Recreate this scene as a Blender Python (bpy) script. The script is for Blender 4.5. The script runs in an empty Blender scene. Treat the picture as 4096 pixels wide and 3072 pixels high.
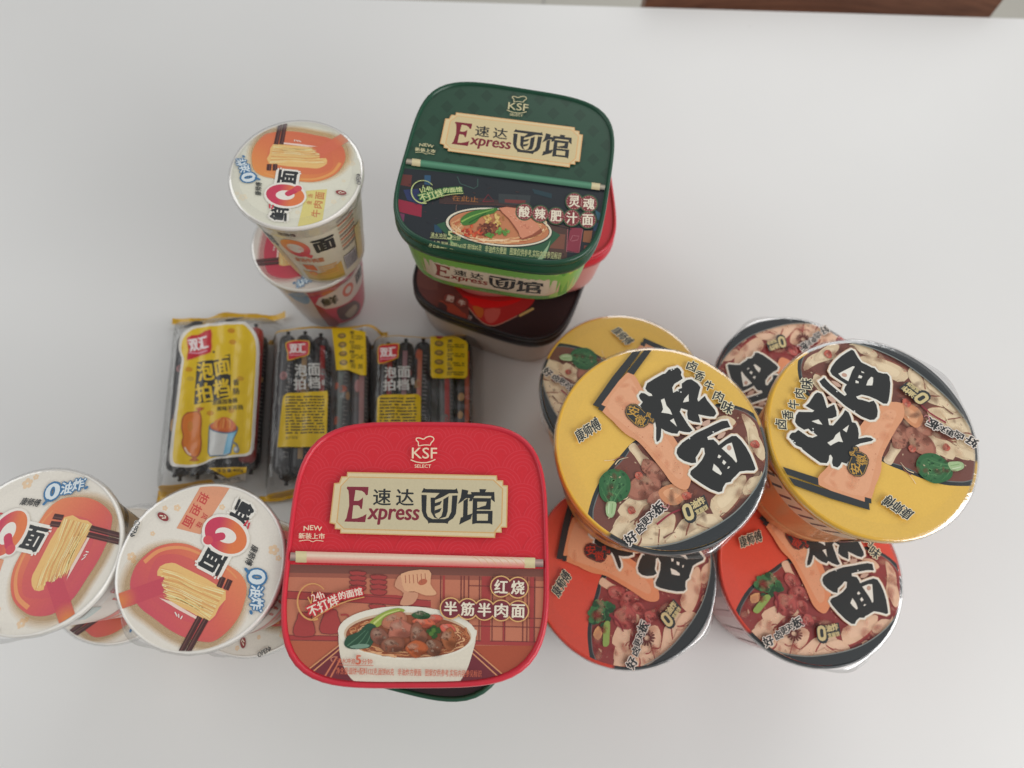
import bpy, math, random
from mathutils import Vector, noise
from mathutils.geometry import tessellate_polygon

# ------------------------------------------------------------------ camera, world, lights
S = bpy.context.scene
COL = S.collection
MM = 0.001
R = math.radians

cam_d = bpy.data.cameras.new("camera")
cam = bpy.data.objects.new("camera", cam_d)
COL.objects.link(cam)
S.camera = cam
cam_d.sensor_width = 36.0
cam_d.lens = 2765.18 / 4096 * 36.0
cam_d.clip_start = 0.02
cam_d.clip_end = 50
cam.location = (0, 0, 0.59122)
from mathutils import Matrix
cam.rotation_euler = (Matrix.Rotation(0.37868, 3, 'X') @ Matrix.Rotation(0.082625, 3, 'Z')).to_euler()
cam_d.dof.use_dof = True
cam_d.dof.focus_distance = 0.405
cam_d.dof.aperture_fstop = 6.0

W = bpy.data.worlds.new("World")
S.world = W
W.use_nodes = True
wn = W.node_tree.nodes
wl = W.node_tree.links
bg = wn["Background"]
geo_n = wn.new("ShaderNodeTexCoord")
sep = wn.new("ShaderNodeSeparateXYZ")
ramp = wn.new("ShaderNodeValToRGB")
wl.new(geo_n.outputs["Generated"], sep.inputs[0])
mr = wn.new("ShaderNodeMapRange")
mr.inputs["From Min"].default_value = -1
mr.inputs["From Max"].default_value = 1
wl.new(sep.outputs["Z"], mr.inputs[0])
wl.new(mr.outputs[0], ramp.inputs[0])
ramp.color_ramp.elements[0].position = 0.35
ramp.color_ramp.elements[0].color = (0.30, 0.29, 0.28, 1)
ramp.color_ramp.elements[1].position = 0.95
ramp.color_ramp.elements[1].color = (0.62, 0.62, 0.62, 1)
wl.new(ramp.outputs[0], bg.inputs[0])
bg.inputs[1].default_value = 0.62


def area(name, loc, target, sx, sy, power, col):
    l = bpy.data.lights.new(name, 'AREA')
    l.shape = 'RECTANGLE'
    l.size, l.size_y, l.energy, l.color = sx, sy, power, col
    o = bpy.data.objects.new(name, l)
    COL.objects.link(o)
    o.location = loc
    o.rotation_euler = (Vector(target) - Vector(loc)).to_track_quat('-Z', 'Y').to_euler()
    return o


area("window_light", (2.0, -0.75, 1.15), (0.1, 0.15, 0), 2.0, 1.5, 42, (1.0, 0.995, 0.985))
area("side_window_light", (-2.0, 0.45, 1.35), (0, 0.25, 0), 1.8, 1.4, 11, (0.99, 1.0, 0.99))
area("far_window_light", (0.9, 2.7, 1.6), (0, 0.3, 0), 2.2, 1.4, 19, (1.0, 1.0, 0.99))

S.view_settings.view_transform = 'Standard'
S.view_settings.look = 'None'
S.view_settings.exposure = 0.06
S.view_settings.gamma = 1.0
S.view_settings.use_curve_mapping = False
S.cycles.max_bounces = 10
S.cycles.transparent_max_bounces = 16
S.cycles.use_denoising = True

# ------------------------------------------------------------------ colour and materials
GAIN = 0.98          # how bright a white surface comes out in this light


def lin(c):
    c /= 255.0
    return c / 12.92 if c <= 0.04045 else ((c + 0.055) / 1.055) ** 2.4


def C(r, g, b, a=1.0):
    return tuple(min(0.9, lin(v) / GAIN) for v in (r, g, b)) + (a,)


def mix(a, b, t):
    return tuple(a[i] + (b[i] - a[i]) * t for i in range(4))


def new_mat(name):
    m = bpy.data.materials.new(name)
    m.use_nodes = True
    nt = m.node_tree
    return m, nt.nodes, nt.links, nt.nodes["Principled BSDF"]


def print_mat(name, rough, coat, wrinkle=0.0, scale=120.0, alpha=False, spec=0.5):
    """Printed paper or plastic: colour from the mesh's own print colours, a little ink grain, a wrinkled surface."""
    m, n, l, p = new_mat(name)
    at = n.new("ShaderNodeVertexColor")
    at.layer_name = "print"
    tc = n.new("ShaderNodeTexCoord")
    nz = n.new("ShaderNodeTexNoise")
    nz.inputs["Scale"].default_value = 900
    nz.inputs["Detail"].default_value = 2
    l.new(tc.outputs["Object"], nz.inputs["Vector"])
    mp = n.new("ShaderNodeMapRange")
    mp.inputs["To Min"].default_value = 0.93
    mp.inputs["To Max"].default_value = 1.07
    l.new(nz.outputs["Fac"], mp.inputs[0])
    mx = n.new("ShaderNodeMix")
    mx.data_type = 'RGBA'
    mx.blend_type = 'MULTIPLY'
    mx.inputs["Factor"].default_value = 1
    l.new(at.outputs["Color"], mx.inputs["A"])
    l.new(mp.outputs[0], mx.inputs["B"])
    l.new(mx.outputs["Result"], p.inputs["Base Color"])
    p.inputs["Roughness"].default_value = rough
    p.inputs["Coat Weight"].default_value = coat
    p.inputs["Coat Roughness"].default_value = 0.12
    p.inputs["Specular IOR Level"].default_value = spec
    if wrinkle:
        w = n.new("ShaderNodeTexNoise")
        w.inputs["Scale"].default_value = scale
        w.inputs["Detail"].default_value = 3
        w.inputs["Distortion"].default_value = 0.6
        l.new(tc.outputs["Object"], w.inputs["Vector"])
        b = n.new("ShaderNodeBump")
        b.inputs["Strength"].default_value = wrinkle
        b.inputs["Distance"].default_value = 0.0006
        l.new(w.outputs["Fac"], b.inputs["Height"])
        l.new(b.outputs[0], p.inputs["Normal"])
        l.new(b.outputs[0], p.inputs["Coat Normal"])
    if alpha:
        l.new(at.outputs["Alpha"], p.inputs["Alpha"])
    return m


M_LID = print_mat("glossy_printed_plastic", 0.3, 0.12, 0.06, 60, spec=0.4)
M_FOIL = print_mat("printed_foil_lid", 0.3, 0.5, 0.55, 32)
M_PAPER = print_mat("printed_paper_cup", 0.38, 0.3, 0.22, 50)
M_SOFT = print_mat("soft_edged_print", 0.33, 0.25, 0.1, 50, alpha=True)
M_TUB = print_mat("printed_tub_plastic", 0.35, 0.15, 0.05, 60)
M_CASING = print_mat("sausage_casing", 0.28, 0.4, 0.3, 140)
M_LABEL = print_mat("film_label_print", 0.3, 0.3, 0.25, 60)


def film_mat(name, clear, tint, rough, bump, scale, shine=0.45):
    m, n, l, p = new_mat(name)
    n.remove(p)
    out = n["Material Output"]
    tr = n.new("ShaderNodeBsdfTransparent")
    tr.inputs[0].default_value = (*tint, 1)
    gl = n.new("ShaderNodeBsdfGlossy")
    gl.inputs["Roughness"].default_value = rough
    fr = n.new("ShaderNodeFresnel")
    fr.inputs["IOR"].default_value = 1.5
    ad = n.new("ShaderNodeMath")
    ad.operation = 'ADD'
    ad.use_clamp = True
    ad.inputs[1].default_value = 1 - clear
    fm = n.new("ShaderNodeMath")
    fm.operation = 'MULTIPLY'
    fm.inputs[1].default_value = shine
    l.new(fr.outputs[0], fm.inputs[0])
    l.new(fm.outputs[0], ad.inputs[0])
    tc = n.new("ShaderNodeTexCoord")
    w = n.new("ShaderNodeTexNoise")
    w.inputs["Scale"].default_value = scale
    w.inputs["Detail"].default_value = 4
    w.inputs["Distortion"].default_value = 1.5
    l.new(tc.outputs["Object"], w.inputs["Vector"])
    b = n.new("ShaderNodeBump")
    b.inputs["Strength"].default_value = bump
    b.inputs["Distance"].default_value = 0.002
    l.new(w.outputs["Fac"], b.inputs["Height"])
    l.new(b.outputs[0], gl.inputs["Normal"])
    ms = n.new("ShaderNodeMixShader")
    l.new(ad.outputs[0], ms.inputs[0])
    l.new(tr.outputs[0], ms.inputs[1])
    l.new(gl.outputs[0], ms.inputs[2])
    l.new(ms.outputs[0], out.inputs[0])
    return m


M_SHRINK = film_mat("clear_shrink_film", 0.998, (0.99, 0.99, 0.99), 0.16, 0.35, 45, 0.3)
M_BAG = film_mat("clear_bag_film", 0.95, (0.98, 0.98, 0.975), 0.13, 1.6, 38, 0.5)


def plain_mat(name, col, rough, noise_amt=0.05, scale=8, bump=0.0, stretch=(1, 1, 1), col2=None):
    m, n, l, p = new_mat(name)
    tc = n.new("ShaderNodeTexCoord")
    mpg = n.new("ShaderNodeMapping")
    mpg.inputs["Scale"].default_value = stretch
    l.new(tc.outputs["Object"], mpg.inputs[0])
    nz = n.new("ShaderNodeTexNoise")
    nz.inputs["Scale"].default_value = scale
    nz.inputs["Detail"].default_value = 6
    l.new(mpg.outputs[0], nz.inputs["Vector"])
    cr = n.new("ShaderNodeValToRGB")
    c2 = col2 or tuple(v * (1 - 2 * noise_amt) for v in col)
    cr.color_ramp.elements[0].color = (*c2, 1)
    cr.color_ramp.elements[0].position = 0.3
    cr.color_ramp.elements[1].color = (*col, 1)
    cr.color_ramp.elements[1].position = 0.7
    l.new(nz.outputs["Fac"], cr.inputs[0])
    l.new(cr.outputs[0], p.inputs["Base Color"])
    p.inputs["Roughness"].default_value = rough
    if bump:
        b = n.new("ShaderNodeBump")
        b.inputs["Strength"].default_value = bump
        b.inputs["Distance"].default_value = 0.001
        l.new(nz.outputs["Fac"], b.inputs["Height"])
        l.new(b.outputs[0], p.inputs["Normal"])
    return m


M_TABLE = plain_mat("white_laminate", (0.80, 0.798, 0.785), 0.36, 0.012, 5)
nt = M_TABLE.node_tree
tn, tl = nt.nodes, nt.links
pr = tn["Principled BSDF"]
tco = tn.new("ShaderNodeTexCoord")
sm = tn.new("ShaderNodeTexNoise")
sm.inputs["Scale"].default_value = 3.5
sm.inputs["Detail"].default_value = 5
sm.inputs["Distortion"].default_value = 1.2
tl.new(tco.outputs["Object"], sm.inputs["Vector"])
smr = tn.new("ShaderNodeMapRange")
smr.inputs["To Min"].default_value = 0.26
smr.inputs["To Max"].default_value = 0.46
tl.new(sm.outputs["Fac"], smr.inputs[0])
tl.new(smr.outputs[0], pr.inputs["Roughness"])
vo = tn.new("ShaderNodeTexVoronoi")
vo.inputs["Scale"].default_value = 9
tl.new(tco.outputs["Object"], vo.inputs["Vector"])
vr = tn.new("ShaderNodeValToRGB")
vr.color_ramp.elements[0].position = 0.010
vr.color_ramp.elements[0].color = (0.55, 0.53, 0.50, 1)
vr.color_ramp.elements[1].position = 0.022
tl.new(vo.outputs["Distance"], vr.inputs[0])
vm = tn.new("ShaderNodeMix")
vm.data_type = 'RGBA'
vm.blend_type = 'MULTIPLY'
vm.inputs["Factor"].default_value = 1
src = pr.inputs["Base Color"].links[0].from_socket
tl.new(src, vm.inputs["A"])
tl.new(vr.outputs[0], vm.inputs["B"])
tl.new(vm.outputs["Result"], pr.inputs["Base Color"])
M_TABLE_EDGE = plain_mat("laminate_edge_band", (0.74, 0.73, 0.72), 0.4, 0.01, 6)
M_STEEL = plain_mat("grey_steel", (0.45, 0.45, 0.46), 0.35, 0.03, 20)
M_WOOD = plain_mat("red_brown_wood", (0.27, 0.115, 0.066), 0.38, 0.2, 9, 0.1, (1, 8, 14), (0.14, 0.055, 0.034))


def tile_mat():
    m, n, l, p = new_mat("pale_floor_tiles")
    tc = n.new("ShaderNodeTexCoord")
    br = n.new("ShaderNodeTexBrick")
    br.offset = 0
    br.inputs["Color1"].default_value = (0.56, 0.54, 0.48, 1)
    br.inputs["Color2"].default_value = (0.54, 0.52, 0.46, 1)
    br.inputs["Mortar"].default_value = (0.33, 0.32, 0.30, 1)
    br.inputs["Scale"].default_value = 1
    br.inputs["Mortar Size"].default_value = 0.003
    br.inputs["Brick Width"].default_value = 0.6
    br.inputs["Row Height"].default_value = 0.6
    l.new(tc.outputs["Object"], br.inputs["Vector"])
    l.new(br.outputs["Color"], p.inputs["Base Color"])
    p.inputs["Roughness"].default_value = 0.25
    return m


M_FLOOR = tile_mat()

# ------------------------------------------------------------------ mesh helpers


class Geo:
    """Collects faces with print colours; build() links them as ONE mesh object (millimetres in, metres out)."""

    def __init__(s):
        s.v, s.c, s.f, s.m, s.sm = [], [], [], [], []

    def vert(s, p, c):
        s.v.append((p[0] * MM, p[1] * MM, p[2] * MM))
        s.c.append(c)
        return len(s.v) - 1

    def face(s, idx, mat=0, smooth=True):
        s.f.append(idx)
        s.m.append(mat)
        s.sm.append(smooth)

    def rings(s, rings, mat=0, cap0=False, cap1=False, closed=True, smooth=True):
        """rings: lists of (point, colour), all equally long"""
        ids = [[s.vert(p, c) for p, c in r] for r in rings]
        n = len(ids[0])
        for a, b in zip(ids, ids[1:]):
            for i in range(n if closed else n - 1):
                j = (i + 1) % n
                s.face((a[i], a[j], b[j], b[i]), mat, smooth)
        if cap0:
            s.face(tuple(reversed(ids[0])), mat, False)
        if cap1:
            s.face(tuple(ids[-1]), mat, False)
        return ids

    def mesh(s, name, mats):
        me = bpy.data.meshes.new(name)
        me.from_pydata(s.v, [], s.f)
        for m in mats:
            me.materials.append(m)
        me.polygons.foreach_set("material_index", s.m)
        me.polygons.foreach_set("use_smooth", s.sm)
        ca = me.color_attributes.new("print", 'FLOAT_COLOR', 'POINT')
        flat = []
        for c in s.c:
            flat.extend(c)
        ca.data.foreach_set("color", flat)
        me.update()
        return me

    def build(s, name, mats, parent=None):
        o = bpy.data.objects.new(name, s.mesh(name, mats))
        COL.objects.link(o)
        if parent:
            o.parent = parent
        return o


def empty(name, loc, rot, label, cat, group=None):
    o = bpy.data.objects.new(name, None)
    COL.objects.link(o)
    o.empty_display_size = 0.02
    o.location = (loc[0] * MM, loc[1] * MM, loc[2] * MM)
    o.rotation_euler = (0, 0, R(rot))
    o["label"] = label
    o["category"] = cat
    if group:
        o["group"] = group
    return o


def copy_tree(src, loc, rot, label, group=None):
    def rec(o, par):
        c = o.copy()
        COL.objects.link(c)
        c.parent = par
        for ch in [x for x in S.objects if x.parent == o]:
            rec(ch, c)
        return c
    c = rec(src, None)
    c.location = (loc[0] * MM, loc[1] * MM, loc[2] * MM)
    c.rotation_euler = (0, 0, R(rot))
    c["label"] = label
    if group:
        c["group"] = group
    return c


def squircle(a, n=4.14, k=96):
    out = []
    for i in range(k):
        t = 2 * math.pi * i / k
        ct, st = math.cos(t), math.sin(t)
        r = a / ((abs(ct) ** n + abs(st) ** n) ** (1 / n))
        out.append((r * ct, r * st))
    return out


def circle(r, k=96):
    return [(r * math.cos(2 * math.pi * i / k), r * math.sin(2 * math.pi * i / k)) for i in range(k)]


# ------------------------------------------------------------------ drawing of printed artwork
_tc = {}


def text_mesh(body, off):
    key = (body, off)
    if key not in _tc:
        cu = bpy.data.curves.new("lettering", 'FONT')
        cu.body = body
        cu.size = 1
        cu.offset = off
        cu.resolution_u = 3
        ob = bpy.data.objects.new("lettering", cu)
        COL.objects.link(ob)
        dg = bpy.context.evaluated_depsgraph_get()
        dg.update()
        me = bpy.data.meshes.new_from_object(ob.evaluated_get(dg))
        vs = [(v.co.x, v.co.y) for v in me.vertices]
        fs = [tuple(p.vertices) for p in me.polygons]
        bpy.data.objects.remove(ob)
        bpy.data.curves.remove(cu)
        bpy.data.meshes.remove(me)
        _tc[key] = (vs, fs)
    return _tc[key]


def clip_poly(pts, hull):
    """keeps the part of a polygon inside a convex counter-clockwise outline"""
    out = pts
    n = len(hull)
    for i in range(n):
        ax, ay = hull[i]
        bx, by = hull[(i + 1) % n]
        inp, out = out, []
        if not inp:
            break
        sd = lambda p: (bx - ax) * (p[1] - ay) - (by - ay) * (p[0] - ax)
        for j in range(len(inp)):
            p, q = inp[j], inp[(j + 1) % len(inp)]
            dp, dq = sd(p), sd(q)
            if dp >= 0:
                out.append(p)
            if (dp >= 0) != (dq >= 0):
                t = dp / (dp - dq)
                out.append((p[0] + (q[0] - p[0]) * t, p[1] + (q[1] - p[1]) * t))
    return out


def rounded(pts, k=4):
    """closed Catmull-Rom curve through the points"""
    out = []
    n = len(pts)
    for i in range(n):
        p0, p1, p2, p3 = pts[i - 1], pts[i], pts[(i + 1) % n], pts[(i + 2) % n]
        for j in range(k):
            t = j / k
            out.append(tuple(0.5 * (2 * p1[a] + (p2[a] - p0[a]) * t + (2 * p0[a] - 5 * p1[a] + 4 * p2[a] - p3[a]) * t * t
                                    + (3 * p1[a] - p0[a] - 3 * p2[a] + p3[a]) * t ** 3) for a in (0, 1)))
    return out


def spline(pts, k=5):
    out = []
    n = len(pts)
    for i in range(n - 1):
        p0, p1, p2, p3 = pts[max(0, i - 1)], pts[i], pts[i + 1], pts[min(n - 1, i + 2)]
        for j in range(k):
            t = j / k
            out.append(tuple(0.5 * (2 * p1[a] + (p2[a] - p0[a]) * t + (2 * p0[a] - 5 * p1[a] + 4 * p2[a] - p3[a]) * t * t
                                    + (3 * p1[a] - p0[a] - 3 * p2[a] + p3[a]) * t ** 3) for a in (0, 1)))
    out.append(pts[-1])
    return out


class Art:
    """Ink layers on one sheet. Drawing units -> sheet millimetres by a 3x3 map H, then place() puts them on the surface."""
    DZ = 0.0072          # one ink layer, mm; neighbours inside a layer get a hair of their own
    DQ = 0.0012

    def __init__(s, geo, place, H=None, clip=None, rot=0.0, mat=0, soft=None, fine=None, shift=(0, 0), grid=None):
        s.g, s.place, s.H, s.clip, s.mat, s.soft, s.fine = geo, place, H, clip, mat, soft, fine
        s.cr, s.sr = math.cos(R(rot)), math.sin(R(rot))
        s.sub = (0, 0, 1)
        s.shift = shift
        s.n = 1
        s.q = 0
        s.grid = grid

    def unit(s, ox=0, oy=0, k=1):
        s.sub = (ox, oy, k)
        return s

    def pt(s, p):
        x, y = s.sub[0] + s.sub[2] * p[0], s.sub[1] + s.sub[2] * p[1]
        if s.H:
            h = s.H
            w = h[6] * x + h[7] * y + 1
            x, y = (h[0] * x + h[1] * y + h[2]) / w, (h[3] * x + h[4] * y + h[5]) / w
        return (s.cr * x - s.sr * y + s.shift[0], s.sr * x + s.cr * y + s.shift[1])

    def _split(s, pts, tris):
        """cuts triangles along a fixed square-and-diagonal net so that every layer follows the same facets"""
        c = s.grid
        out, ot = [], []
        for t in tris:
            polys = [[pts[i] for i in t]]
            for f in (lambda p: p[0] / c, lambda p: p[1] / c, lambda p: (p[0] - p[1]) / c):
                nxt = []
                for pl in polys:
                    vals = [f(p) for p in pl]
                    rest = pl
                    for k in range(math.floor(min(vals) + 1e-6) + 1, math.ceil(max(vals) - 1e-6)):
                        lo, hi = [], []
                        for i in range(len(rest)):
                            p, q = rest[i], rest[(i + 1) % len(rest)]
                            dp, dq = f(p) - k, f(q) - k
                            (lo if dp <= 0 else hi).append(p)
                            if (dp <= 0) != (dq <= 0):
                                u = dp / (dp - dq)
                                m = (p[0] + (q[0] - p[0]) * u, p[1] + (q[1] - p[1]) * u)
                                lo.append(m)
                                hi.append(m)
                        if len(lo) > 2:
                            nxt.append(lo)
                        rest = hi
                        if len(rest) < 3:
                            break
                    if len(rest) > 2:
                        nxt.append(rest)
                polys = nxt
            for pl in polys:
                b = len(out)
                out += pl
                ot += [(b, b + i, b + i + 1) for i in range(1, len(pl) - 1)]
        return out, ot

    def _tri(s, pts, tris, col, soft=False):
        """pts in mm; col a colour or fn(x, y)"""
        if s.fine or callable(col):
            lim = s.fine or 3.0
            for _ in range(5):
                big = max((math.dist(pts[a], pts[b]) for t in tris for a, b in ((t[0], t[1]), (t[1], t[2]), (t[2], t[0]))), default=0)
                if big <= lim or len(tris) > 6000:
                    break
                pts, mid, nt = list(pts), {}, []

                def md(a, b):
                    k = (min(a, b), max(a, b))
                    if k not in mid:
                        mid[k] = len(pts)
                        pts.append(((pts[a][0] + pts[b][0]) / 2, (pts[a][1] + pts[b][1]) / 2))
                    return mid[k]
                for a, b, c in tris:
                    ab, bc, ca = md(a, b), md(b, c), md(c, a)
                    nt += [(a, ab, ca), (ab, b, bc), (ca, bc, c), (ab, bc, ca)]
                tris = nt
        if s.grid:
            pts, tris = s._split(pts, tris)
        z = s.n * s.DZ + s.q * s.DQ
        s.q = (s.q + 1) % 6
        ids = []
        for i, p in enumerate(pts):
            c = col(*p) if callable(col) else (col[i] if isinstance(col, list) else col)
            ids.append(s.g.vert(s.place(p[0], p[1], z), c))
        m = s.soft if (soft and s.soft is not None) else s.mat
        for a, b, c in tris:
            pa, pb, pc = pts[a], pts[b], pts[c]
            ar = (pb[0] - pa[0]) * (pc[1] - pa[1]) - (pb[1] - pa[1]) * (pc[0] - pa[0])
            if abs(ar) < 1e-9:
                continue
            s.g.face((ids[a], ids[b], ids[c]) if ar > 0 else (ids[a], ids[c], ids[b]), m, False)

    def mmpoly(s, pts, col, holes=(), soft=False, step=True):
        if s.clip and not holes:
            pts = clip_poly(pts, s.clip)
        q = []
        for p in pts:
            if not q or math.dist(p, q[-1]) > 1e-4:
                q.append(p)
        if len(q) > 2 and math.dist(q[0], q[-1]) < 1e-4:
            q.pop()
        if len(q) < 3:
            return
        loops = [[Vector((x, y, 0)) for x, y in lp] for lp in [q] + [list(h) for h in holes]]
        tr = tessellate_polygon(loops)
        allp = [(v.x, v.y) for lp in loops for v in lp]
        s._tri(allp, [tuple(t) for t in tr], col, soft)
        if step:
            s.n += 1

    def poly(s, pts, col, holes=(), smooth=0, soft=False, step=True):
        if smooth:
            pts = rounded(pts, smooth)
            holes = [rounded(h, smooth) for h in holes]
        s.mmpoly([s.pt(p) for p in pts], col, [[s.pt(p) for p in h] for h in holes], soft, step)

    def ell(s, cx, cy, rx, ry, col, rot=0, k=28, a0=0, a1=360, step=True):
        ca, sa = math.cos(R(rot)), math.sin(R(rot))
        p = []
        for i in range(k):
            t = R(a0 + (a1 - a0) * i / (k if a1 - a0 >= 360 else k - 1))
            x, y = rx * math.cos(t), ry * math.sin(t)
            p.append((cx + ca * x - sa * y, cy + sa * x + ca * y))
        s.poly(p, col, step=step)

    def glow(s, cx, cy, rx, ry, col, rot=0, a=1.0, k=24):
        """soft blot: opaque middle, clear rim"""
        ca, sa = math.cos(R(rot)), math.sin(R(rot))
        ring = lambda f: [s.pt((cx + ca * rx * f * math.cos(2 * math.pi * i / k) - sa * ry * f * math.sin(2 * math.pi * i / k),
                                cy + sa * rx * f * math.cos(2 * math.pi * i / k) + ca * ry * f * math.sin(2 * math.pi * i / k))) for i in range(k)]
        pts = [s.pt((cx, cy))] + ring(0.5) + ring(1)
        cols = [col[:3] + (a,)] + [col[:3] + (a * 0.7,)] * k + [col[:3] + (0.0,)] * k
        tr = []
        for i in range(k):
            j = (i + 1) % k
            tr += [(0, 1 + i, 1 + j), (1 + i, 1 + k + i, 1 + k + j), (1 + i, 1 + k + j, 1 + j)]
        if s.clip:
            hull = s.clip
            ok = lambda p: all((hull[(i + 1) % len(hull)][0] - hull[i][0]) * (p[1] - hull[i][1]) - (hull[(i + 1) % len(hull)][1] - hull[i][1]) * (p[0] - hull[i][0]) >= -0.3 for i in range(0, len(hull), 3))
            tr = [t for t in tr if all(ok(pts[q]) for q in t)]
        if s.grid:
            s.mmpoly(pts[1:1 + k], col[:3] + (a,), soft=True, step=False)
            s.n += 0.34
            return
        f, s.fine = s.fine, None
        s._tri(pts, tr, cols, True)
        s.fine = f
        s.n += 0.34

    def blob(s, cx, cy, rx, ry, col, rnd, rot=0, rough=0.24, k=8, edge=None, hi=None):
        """irregular patch of a printed photograph: middle colour, darker edge, a light fleck"""
        ca, sa = math.cos(R(rot)), math.sin(R(rot))
        p = []
        for i in range(k):
            t = 2 * math.pi * i / k
            f = 1 + rnd.uniform(-rough, rough)
            x, y = rx * f * math.cos(t), ry * f * math.sin(t)
            p.append((cx + ca * x - sa * y, cy + sa * x + ca * y))
        p = rounded(p, 2)
        e = edge or tuple(v * 0.5 for v in col[:3]) + (1,)
        s.poly(p, mix(col, e, 0.4))
        s.poly([(cx + (x - cx) * 0.86 - rx * 0.04, cy + (y - cy) * 0.86 - ry * 0.07) for x, y in p], col)
        h = hi or mix(col, C(240, 215, 190), 0.35)
        s.glow(cx + rx * .3, cy + ry * .55, rx * .8, ry * .5, e, rot, .55, 14)
        s.glow(cx - rx * .25, cy - ry * .35, rx * .6, ry * .5, h, rot, .8, 14)
        for _ in range(7):
            a, q = rnd.uniform(0, 6.28), rnd.uniform(0.1, 0.75)
            s.glow(cx + rx * q * math.cos(a), cy + ry * q * math.sin(a), rx * rnd.uniform(.12, .3), ry * rnd.uniform(.1, .24), mix(h, e, rnd.random()), rnd.uniform(0, 90), .8, 8)

    def mottle(s, inside, cols, rnd, n, lo, hi, a=0.5):
        """soft tonal patches scattered inside a drawn outline"""
        xs, ys = [p[0] for p in inside], [p[1] for p in inside]
        k = 0
        while k < n:
            x, y = rnd.uniform(min(xs), max(xs)), rnd.uniform(min(ys), max(ys))
            c = False
            for i in range(len(inside)):
                (x1, y1), (x2, y2) = inside[i - 1], inside[i]
                if (y1 > y) != (y2 > y) and x < (x2 - x1) * (y - y1) / (y2 - y1) + x1:
                    c = not c
            k += 1
            if c:
                r_ = rnd.uniform(lo, hi)
                s.glow(x, y, r_, r_ * rnd.uniform(.35, .8), rnd.choice(cols), rnd.uniform(0, 180), a, 10)

    def line(s, pts, w, col, closed=False, w1=None, smooth=0, joints=False, step=True, soft=False):
        if smooth:
            pts = rounded(pts, smooth) if closed else spline(pts, smooth)
        n = len(pts)
        L, Rr = [], []
        for i in range(n):
            a = pts[i - 1] if (closed or i) else pts[i]
            b = pts[(i + 1) % n] if (closed or i < n - 1) else pts[i]
            dx, dy = b[0] - a[0], b[1] - a[1]
            d = math.hypot(dx, dy) or 1
            ww = (w + ((w1 if w1 is not None else w) - w) * i / max(1, n - 1)) / 2
            L.append((pts[i][0] - dy / d * ww, pts[i][1] + dx / d * ww))
            Rr.append((pts[i][0] + dy / d * ww, pts[i][1] - dx / d * ww))
        for i in range(n if closed else n - 1):
            j = (i + 1) % n
            s.poly([L[i], L[j], Rr[j], Rr[i]], col, step=False, soft=soft)
        if joints:
            s.n += 1
            for p in pts:
                s.ell(p[0], p[1], w / 2, w / 2, col, k=10, step=False)
        if step:
            s.n += 1

    def text(s, body, cx, cy, w, h, col, rot=0, off=0.0, rim=None, slant=0.0, arch=0.0):
        """lettering whose ink fills a w x h box centred on (cx, cy), turned clockwise by rot"""
        base, _ = text_mesh(body, 0.0)
        x0, x1 = min(p[0] for p in base), max(p[0] for p in base)
        y0, y1 = min(p[1] for p in base), max(p[1] for p in base)
        ca, sa = math.cos(R(rot)), math.sin(R(rot))
        em = h if len(body) == 1 else min(h, w / max(1, len(body)) * 1.3)
        for o, c in ([(rim[1] + off, rim[0])] if rim else []) + [(off, col)]:
            # a bold weight is the same glyph struck again a little to each side
            d = o * em * 1.1
            hits = [(0, 0)] if o <= 0 else ([(d * math.cos(R(q)), d * math.sin(R(q))) for q in range(0, 360, 45)] if c is not col else [(-d, 0), (d, 0), (0, d * 0.6), (0, -d * 0.6)])
            vs, fs = text_mesh(body, 0.0)
            tr = []
            for f in fs:
                tr += [(f[0], f[i], f[i + 1]) for i in range(1, len(f) - 1)]
            for hx, hy in hits:
                pts = []
                for x, y in vs:
                    u, v = ((x - x0) / (x1 - x0) - 0.5) * w + hx, -((y - y0) / (y1 - y0) - 0.5) * h + hy * (1 if h > 0 else -1)
                    u -= slant * v
                    v += arch * ((2 * u / w) ** 2)
                    pts.append(s.pt((cx + ca * u - sa * v, cy + sa * u + ca * v)))
                s._tri(pts, tr, c)
                s.n += 0.5
            s.n = math.ceil(s.n)

    def bar(s, p, q, w, col, **k):
        s.line([p, q], w, col, **k)


# ------------------------------------------------------------------ drawing units of each sheet -> millimetres on the sheet
H_BOX = (0.106878, 0.0047056, -91.126, -7.45512e-05, -0.105593, 77.8972, -8.35466e-06, 0.000100885)
H_NIGHT = (0.0894754, 0.0195579, -110.939, 0.0179026, -0.110262, 68.302, -7.10386e-06, 8.57815e-05)
H_BOWL = (0.102991, -0.000301165, -89.7444, 0.00886094, -0.106999, 89.6248, -7.72633e-06, 9.32982e-05)
H_CUP = (0.0775236, 0.0182932, -132.168, 0.00625381, -0.0755169, 54.9274, -6.0656e-06, 7.32442e-05)
H_DARK = (0.073871, 0.0314942, -84.9948, 0.0283491, -0.086213, -38.9562, -4.5904e-06, 5.54306e-05)
H_PACK1 = (0.117171, 0.00965218, -65.1458, -0.00810203, -0.12779, 107.061, -6.44834e-06, 7.7866e-05)
H_PACK2 = (0.0909262, 0.00269468, -54.6821, -0.00566977, -0.0979947, 92.5638, -4.97689e-06, 6.00977e-05)
H_PACK3 = (0.0915319, 0.00179899, -147.651, -0.0015707, -0.0973918, 96.3074, -4.97689e-06, 6.00977e-05)

INK = C(45, 48, 50)
CREAM = C(236, 226, 204)
WHITE = C(235, 236, 230)

# ------------------------------------------------------------------ table, floor, chair


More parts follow.
